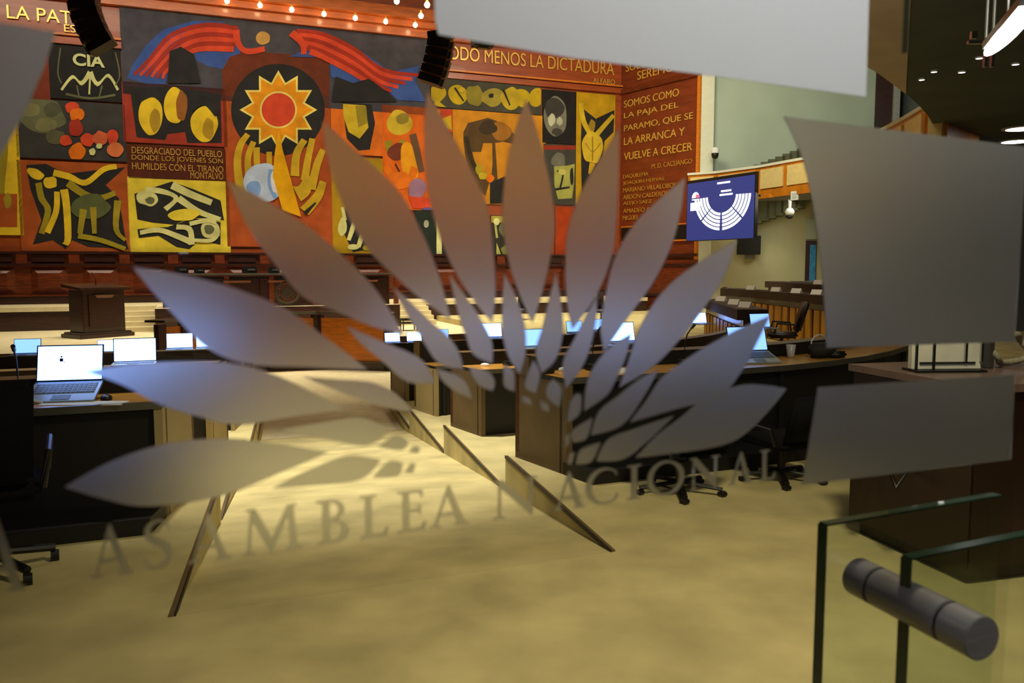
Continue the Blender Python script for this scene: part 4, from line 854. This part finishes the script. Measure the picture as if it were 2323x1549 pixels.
# ================================================================== NEAR RIGHT: console, rack, barrier
Fc, Nc = G(1922, 1203, 0), G(2193, 1331, 0); zc_ = 1.02; lc = (Fc-Nc).length; ca = math.atan2((Fc-Nc).y, (Fc-Nc).x)
t = thing('reception_console', 'dark brown console cabinet behind the glass barrier', 'cabinet', Nc, ca); tq = t
maroon = M('maroon_wood', (36, 14, 10), .4, var=.3, scale=3)
q = MB(); q.box((lc/2, -.5, .53), (lc, 1.0, .9), maroon); q.build('body', t, bevel=.008); q = MB(); q.box((lc/2, -.5, .04), (lc-.1, .9, .08), black); q.build('plinth', t); q = MB(); q.box((lc/2, -.5, zc_-.02), (lc+.04, 1.04, .04), M('console_top', (104, 84, 76), .4)); q.build('top', t)
for x in (.35, .62):
    q = MB(); q.tube([(x+.3, .006, .56), (x, .14, .42), (x, .006, .62)], .012, chrome); o = q.build('wire_bracket', t); o['label'] = 'bent chrome wire bracket'
def CT(x, y): q_ = Matrix.Rotation(tq.rotation_euler.z, 3, 'Z') @ Ve((x, y, 0)); return Ve((tq.location.x+q_.x, tq.location.y+q_.y, zc_))
t = thing('grey_panel_rack', 'pale grey framed panel standing on the dark console at right', 'rack', CT(lc*.55, -.27), HY+R_(-18)); L = .40
q = MB(); q.box((0, 0, .115), (L, .05, .21), M('rack_grey', (214, 212, 196), .5)); q.build('panel', t, bevel=.006)
q = MB()
for x in (-L/2+.02, -L*.2): q.box((x, -.03, .12), (.012, .012, .23), black)
q.box((0, -.03, .19), (L*.8, .008, .008), black); q.box((0, -.03, .05), (L*.8, .008, .008), black); q.build('frame', t)
for x in (L*.25, L*.48): q = MB(); q.box((x, -.035, .13), (.014, .014, .15), chrome); q.build('clip', t)
q = MB(); q.box((0, 0, .006), (L, .16, .012), black); q.build('foot', t)
t = thing('rope_coil', 'pale braided rope loop on the console, at the right edge', 'rope', CT(lc*.62, -.78), HY); q = MB()
q.tube([(.15*math.cos(a), .03*math.sin(3*a), .105+.085*math.sin(a)) for a in [2*math.pi*i/24 for i in range(25)]], .018, M('rope_beige', (150, 144, 120), .9, var=.3, scale=60)); q.build('loop', t, smooth=True)
q = MB(); q.box((-.17, 0, .11), (.05, .05, .22), grey_m); q.build('clamp', t, bevel=.006)
# glass barrier
GY = R_(24.2)
gr = Ve((math.cos(GY), math.sin(GY), 0)); gn = Ve((-math.sin(GY), math.cos(GY), 0))
bA, bB = D(1945, 1306, 1.30), D(2228, 1450, 1.08)
zbar = (bA.z+bB.z)/2
def barrier(px, pytop, dep, wid, label):
    a = D(px, pytop, dep); t = thing('glass_barrier_panel', label, 'glass panel', Ve((a.x, a.y, 0)), GY, None)
    q = MB(); q.box((wid/2, 0, a.z/2), (wid, .017, a.z), bar_m); q.build('pane', t)
    q = MB(); q.box((-.0015, 0, a.z/2), (.003, .0175, a.z), edge_m); q.box((wid/2, 0, a.z+.0015), (wid, .0175, .003), edge_m); q.build('polished_edge', t)
    q = MB(); q.box((wid/2, 0, .05), (wid, .05, .1), steel); q.build('floor_shoe', t); return t, a
barrier(1868, 1190, 1.27, .40, 'farther glass barrier panel with dark green edge')
barrier(2058, 1266, 1.185, .50, 'nearer glass barrier panel with dark green edge')
axd = (bB-bA); axd.z = 0; Lb = axd.length; axn = axd.normalized()
t = thing('steel_bar', 'thick brushed steel bar running through both glass barrier panels', 'bar', Ve((bA.x, bA.y, zbar)), math.atan2(axn.y, axn.x)); rB = .030
q = MB(); g1, g2 = Lb*.19, Lb*.76; q.cyl((0.0, 0, 0), (g1, 0, 0), rB, rB, steel, 40); q.cyl((g1+.005, 0, 0), (g2, 0, 0), rB, rB, steel, 40); q.cyl((g2+.006, 0, 0), (Lb, 0, 0), rB, rB, steel, 40); q.build('sleeve', t, bevel=.0012)
q = MB(); q.cyl((.01, 0, 0), (Lb-.01, 0, 0), rB*.9, rB*.9, lam_bk, 32); q.build('core', t)
# ================================================================== GLASS WALL WITH FROSTED FILM
GQ = Ve((0, .70, 0)); FT = .0012
def gp_(x, y):
    p = V(x, y, GQ, GY); return gr.dot(p), p.z
GMW = Matrix(((gr.x, 0, -gn.x, 0), (gr.y, 0, -gn.y, 0), (0, 1, 0, 0), (0, 0, 0, 1)))
nG = gn.dot(GQ)
def glassobj(name, splines, off=.006, parent=None, mat=None):
    """flat film piece on the hall side of the pane; splines in (s, z) on the glass"""
    me = flat(splines, FT, name); mw = GMW.copy(); mw.translation = gn*(nG+off)
    if parent:
        me.transform(mw); me.transform(Matrix.Translation(-parent.location)); return mobj(name, me, mat or film, parent)
    me.transform(mw); xs = [v.co for v in me.vertices]; c = Ve((sum(v.x for v in xs)/len(xs), sum(v.y for v in xs)/len(xs), min(v.z for v in xs)))
    me.transform(Matrix.Translation(-c)); return mobj(name, me, mat or film, None, loc=c)
# pane
sA, sB_ = gp_(-160, 700)[0], gp_(2312, 900)[0]
q = MB(); q.add([gr*sA+gn*nG+Ve((0, 0, .0)), gr*sB_+gn*nG, gr*sB_+gn*nG+Ve((0, 0, 2.6)), gr*sA+gn*nG+Ve((0, 0, 2.6))], [(0, 1, 2, 3)], pane_m)
struct(q.build('window_1', origin=gn*nG))
sj = gp_(2060, 120)[0]; q = MB(); pj = gr*sj+gn*(nG+.004); q.box((pj.x, pj.y, 2.2), (.0022, .006, .75), M('seal_dark', (44, 42, 26), .4), GY)
struct(q.build('trim_11', origin=(pj.x, pj.y, 1.8)))
def fr(name, label, pts, off=.006, mat=None):
    o = glassobj(name, [[gp_(x, y) for x, y in pts]], off, None, mat); tag(o, label, 'decal'); return o
fr('frosted_film_band', 'big pale frosted block across the top of the glass', [(990, -60), (992, 40), (1000, 74), (1300, 127), (1640, 171), (1974, 217), (1979, 60), (1983, -60)], mat=film_w)
fr('frosted_film_band', 'largest frosted block at right with a curved left edge', catmull([(1788, 262), (1826, 345), (1850, 440), (1868, 560), (1880, 690), (1885, 790)])+[(2312, 776), (2340, 332)])
fr('frosted_film_band', 'lower right frosted band above the glass barrier', catmull([(1866, 880), (1848, 990), (1829, 1102)])+[(2304, 1044), (2312, 851)])
fr('frosted_film_band', 'frosted block cut off by the upper left corner', [(-120, 28), (124, 66)]+catmull([(124, 66), (95, 155), (50, 255), (0, 345), (-120, 520)]), mat=film_m)
emb = thing('frosted_emblem', 'frosted fan of leaf petals in the middle of the glass', 'decal', gr*gp_(1165, 1000)[0]+gn*(nG+.006)+Ve((0, 0, gp_(1165, 1000)[1])))
petals = [  # tip, edge one, root, edge two back
    ((145, 1109), [(250, 1052), (370, 1012), (500, 998), (620, 1008)], (748, 1029), [(640, 1075), (500, 1130), (335, 1153), (235, 1136)]),
    ((190, 845), [(300, 828), (430, 822), (540, 828), (650, 862)], (784, 930), [(660, 948), (545, 966), (460, 950), (360, 918), (270, 872)]),
    ((300, 605), [(400, 620), (520, 650), (640, 696), (740, 765)], (838, 840), [(690, 834), (560, 826), (470, 790), (400, 720), (345, 660)]),
    ((517, 408), [(600, 450), (700, 512), (790, 588), (860, 662)], (922, 762), [(840, 738), (770, 708), (690, 672), (620, 590), (560, 505)]),
    ((736, 272), [(800, 330), (860, 382), (918, 445), (968, 540), (1003, 630)], (1028, 727), [(960, 678), (905, 630), (840, 565), (785, 470), (745, 350)]),
    ((974, 203), [(1025, 295), (1075, 385), (1112, 470), (1126, 580), (1130, 660)], (1123, 733), [(1080, 680), (1030, 600), (992, 500), (972, 400), (968, 300)]),
    ((1201, 222), [(1232, 320), (1256, 420), (1265, 510), (1252, 600), (1232, 680)], (1214, 733), [(1186, 670), (1160, 590), (1146, 490), (1155, 380), (1178, 285)]),
    ((1412, 288), [(1411, 390), (1407, 490), (1396, 580), (1360, 670)], (1306, 748), [(1294, 690), (1290, 600), (1298, 510), (1335, 415), (1378, 345)]),
    ((1563, 402), [(1552, 480), (1530, 560), (1490, 640), (1440, 710)], (1378, 800), [(1370, 740), (1385, 650), (1405, 580), (1445, 510), (1500, 455)]),
    ((1681, 545), [(1655, 620), (1612, 690), (1560, 760), (1490, 832)], (1412, 881), [(1433, 822), (1455, 755), (1490, 690), (1540, 635), (1610, 585)]),
    ((1756, 717), [(1725, 780), (1690, 845), (1640, 900), (1540, 930)], (1437, 960), [(1475, 910), (1507, 862), (1560, 820), (1620, 782), (1690, 745)]),
    ((1793, 883), [(1755, 930), (1700, 985), (1645, 1012), (1540, 1030)], (1450, 1041), [(1500, 990), (1550, 952), (1610, 905), (1690, 876), (1750, 876)]),
    # second ring
    ((637, 979), [(740, 960), (823, 950)], (888, 978), [(835, 1013), (740, 998)]),
    ((688, 856), [(760, 862), (850, 870), (905, 898)], (942, 935), [(895, 930), (815, 906), (745, 880)]),
    ((790, 741), [(832, 759), (880, 780), (930, 800), (968, 825)], (992, 870), [(930, 868), (871, 820), (825, 782)]),
    ((895, 650), [(930, 680), (977, 725), (1020, 762), (1046, 800)], (1057, 840), [(1000, 824), (960, 766), (920, 698)]),
    ((1025, 622), [(1060, 670), (1100, 730), (1122, 778)], (1123, 826), [(1080, 805), (1062, 762), (1042, 700)]),
    ((1150, 620), [(1175, 670), (1196, 735), (1199, 800)], (1186, 850), [(1160, 810), (1147, 760), (1146, 690)]),
    ((1268, 618), [(1279, 680), (1284, 755), (1268, 815)], (1236, 848), [(1222, 800), (1237, 745), (1252, 680)]),
    ((1362, 672), [(1360, 720), (1350, 775), (1330, 830)], (1291, 884), [(1284, 825), (1310, 770), (1338, 715)]),
    ((1440, 757), [(1428, 810), (1406, 860), (1384, 898)], (1333, 934), [(1336, 885), (1352, 838), (1392, 788)]),
    ((1502, 839), [(1475, 890), (1420, 965)], (1348, 990), [(1366, 937), (1410, 900), (1450, 868)]),
    ((1536, 946), [(1480, 1000), (1422, 1044)], (1360, 1049), [(1387, 1000), (1450, 975)]),
    ((620, 1112), [(700, 1072), (791, 1038)], (868, 1046), [(820, 1091), (700, 1106)]),
    # third ring
    ((863, 1017), [(903, 991)], (932, 1005), [(914, 1024)]), ((850, 1088), [(887, 1051)], (918, 1053), [(907, 1082)]),
    ((995, 838), [(1040, 852), (1064, 872)], (1076, 906), [(1040, 890), (1008, 864)]), ((1070, 834), [(1114, 846), (1128, 868)], (1124, 888), [(1100, 880), (1080, 860)]),
    ((1150, 828), [(1172, 846)], (1174, 890), [(1150, 876)]), ((1217, 819), [(1232, 850)], (1222, 894), [(1198, 880), (1204, 850)]), ((1262, 862), [(1281, 884)], (1276, 926), [(1250, 906), (1247, 882)]),
    ((1313, 897), [(1325, 900), (1322, 940)], (1294, 962), [(1299, 920)]), ((1351, 950), [(1345, 980), (1334, 1000)], (1307, 1006), [(1306, 980)]), ((1370, 1006), [(1349, 1050)], (1313, 1056), [(1325, 1023)]),
    # innermost
    ((932, 1028), [(946, 1015)], (958, 1018), [(952, 1030)]), ((923, 1075), [(937, 1055)], (947, 1055), [(941, 1075)]), ((1298, 985), [(1299, 1006)], (1291, 1018), [(1289, 996)]), ((1311, 1028), [(1304, 1054)], (1295, 1055), [(1299, 1034)]),
    ((1232, 910), [(1250, 920)], (1252, 938), [(1236, 930)]), ((1190, 900), [(1208, 906)], (1212, 922), [(1194, 914)]),
]
for a, e1, r_, e2 in petals:
    c1 = catmull([a]+e1+[r_], 6); c2 = catmull([r_]+e2+[a], 6); pts = c1[:-1]+c2[:-1]
    glassobj('petal', [[gp_(x, y) for x, y in pts]], .006, emb)
# serif lettering
def ell(cx, cy, rx, ry, a0, a1, n=20): return [(cx+rx*math.cos(R_(a0+(a1-a0)*i/n)), cy+ry*math.sin(R_(a0+(a1-a0)*i/n))) for i in range(n+1)]
def stroke(pts, ws):
    c = catmull(pts, 6); n = len(c); L = []; Rr = []
    for i, p in enumerate(c):
        a_, b_ = c[max(0, i-1)], c[min(n-1, i+1)]; dx, dy = b_[0]-a_[0], b_[1]-a_[1]; d = math.hypot(dx, dy) or 1; t = i/(n-1)*(len(ws)-1); k = min(int(t), len(ws)-2); w = (ws[k]+(ws[k+1]-ws[k])*(t-k))/2
        L.append((p[0]-dy/d*w, p[1]+dx/d*w)); Rr.append((p[0]+dy/d*w, p[1]-dx/d*w))
    return L+Rr[::-1]
GL = {
 'I': (.36, [[(0, 0), (.36, 0), (.36, .04), (.25, .06), (.25, .94), (.36, .96), (.36, 1), (0, 1), (0, .96), (.11, .94), (.11, .06), (0, .04)]]),
 'L': (.62, [[(0, 0), (.58, 0), (.62, .22), (.58, .22), (.5, .06), (.25, .06), (.25, .94), (.36, .96), (.36, 1), (0, 1), (0, .96), (.11, .94), (.11, .06), (0, .04)]]),
 'E': (.62, [[(0, 0), (.58, 0), (.62, .22), (.58, .22), (.5, .06), (.25, .06), (.25, .48), (.44, .48), (.47, .4), (.5, .4), (.5, .64), (.47, .64), (.44, .54), (.25, .54), (.25, .94), (.46, .94), (.52, .82), (.55, .82), (.54, 1), (0, 1), (0, .96), (.11, .94), (.11, .06), (0, .04)]]),
 'A': (.9, [[(0, 0), (.25, 0), (.25, .035), (.165, .05), (.235, .28), (.57, .28), (.65, .05), (.58, .035), (.58, 0), (.9, 0), (.9, .035), (.82, .05), (.47, 1.02), (.42, 1.02), (.1, .05), (0, .035)], [(.255, .34), (.405, .8), (.55, .34)]]),
 'M': (1.14, [[(0, 0), (.24, 0), (.24, .035), (.15, .05), (.2, .72), (.52, 0), (.56, 0), (.88, .74), (.92, .05), (.84, .035), (.84, 0), (1.14, 0), (1.14, .035), (1.06, .05), (.99, .95), (1.05, .965), (1.05, 1), (.87, 1), (.57, .3), (.27, 1), (.08, 1), (.08, .965), (.16, .95), (.09, .05), (0, .035)]]),
 'N': (.92, [[(0, 0), (.24, 0), (.24, .035), (.15, .05), (.15, .78), (.8, -.02), (.83, -.02), (.83, .95), (.92, .965), (.92, 1), (.66, 1), (.66, .965), (.77, .95), (.77, .3), (.2, 1), (0, 1), (0, .965), (.1, .93), (.1, .05), (0, .035)]]),
 'B': (.62, [[(0, 0)]+ell(.32, .265, .3, .265, -90, 80)+ell(.3, .765, .24, .235, -70, 90)+[(0, 1), (0, .96), (.11, .94), (.11, .06), (0, .04)], [(.25, .06)]+ell(.3, .27, .18, .21, -90, 90)+[(.25, .48)], [(.25, .55)]+ell(.29, .745, .13, .195, -90, 90)+[(.25, .94)]]),
 'C': (.86, [ell(.48, .5, .48, .52, 48, 318, 34)+[(.84, .26), (.8, .26)]+ell(.53, .5, .38, .46, 318, 48, 34)+[(.78, .78), (.82, .78)]]),
 'O': (1.0, [ell(.5, .5, .5, .52, 0, 360, 40)[:-1], ell(.5, .5, .36, .46, 0, 360, 40)[:-1]]),
 'S': (.52, [stroke([(.46, .80), (.40, .93), (.26, .98), (.12, .9), (.08, .76), (.16, .62), (.3, .52), (.42, .4), (.44, .24), (.36, .08), (.22, .02), (.08, .07), (.02, .22)], [.05, .04, .05, .09, .13, .15, .15, .13, .09, .05, .05, .05])]),
}
word = [('A', 204, 302), ('S', 328, 394), ('A', 428, 526), ('M', 552, 688), ('B', 723, 796), ('L', 822, 886), ('E', 907, 972), ('A', 980, 1068), ('N', 1126, 1224), ('A', 1262, 1334), ('C', 1336, 1410), ('I', 1430, 1462), ('O', 1476, 1560), ('N', 1572, 1640), ('I', 1640, 1658), ('A', 1662, 1716), ('L', 1732, 1768)]
word = [w for i, w in enumerate(word) if i != 14]
def base_y(x): return 1267-.1468*(x-554)
def cap_y(x): return 1160-.116*(x-568)
wm = thing('frosted_lettering', 'frosted serif lettering on the glass below the emblem', 'lettering', gr*gp_(1000, 1220)[0]+gn*(nG+.006)+Ve((0, 0, gp_(1000, 1220)[1])))
for ch, x0, x1 in word:
    w, sp = GL[ch]; sL, zL = gp_(x0, base_y(x0)); sR, zR = gp_(x1, base_y(x1)); zc = gp_((x0+x1)/2, cap_y((x0+x1)/2))[1]; hh = zc-(zL+zR)/2
    glassobj('letter', [[(sL+(sR-sL)*u/w, zL+(zR-zL)*u/w+hh*v) for u, v in pts] for pts in sp], .006, wm)
w, sp = GL['A']; sL, zL = gp_(-62, 1360); sR, zR = gp_(58, 1342); zc = gp_(0, 1180)[1]; hh = zc-(zL+zR)/2
o = glassobj('frosted_letter', [[(sL+(sR-sL)*u/w, zL+(zR-zL)*u/w+hh*v) for u, v in pts] for pts in sp], .006)
tag(o, 'part of a frosted letter cut off by the left edge of the photo', 'lettering')
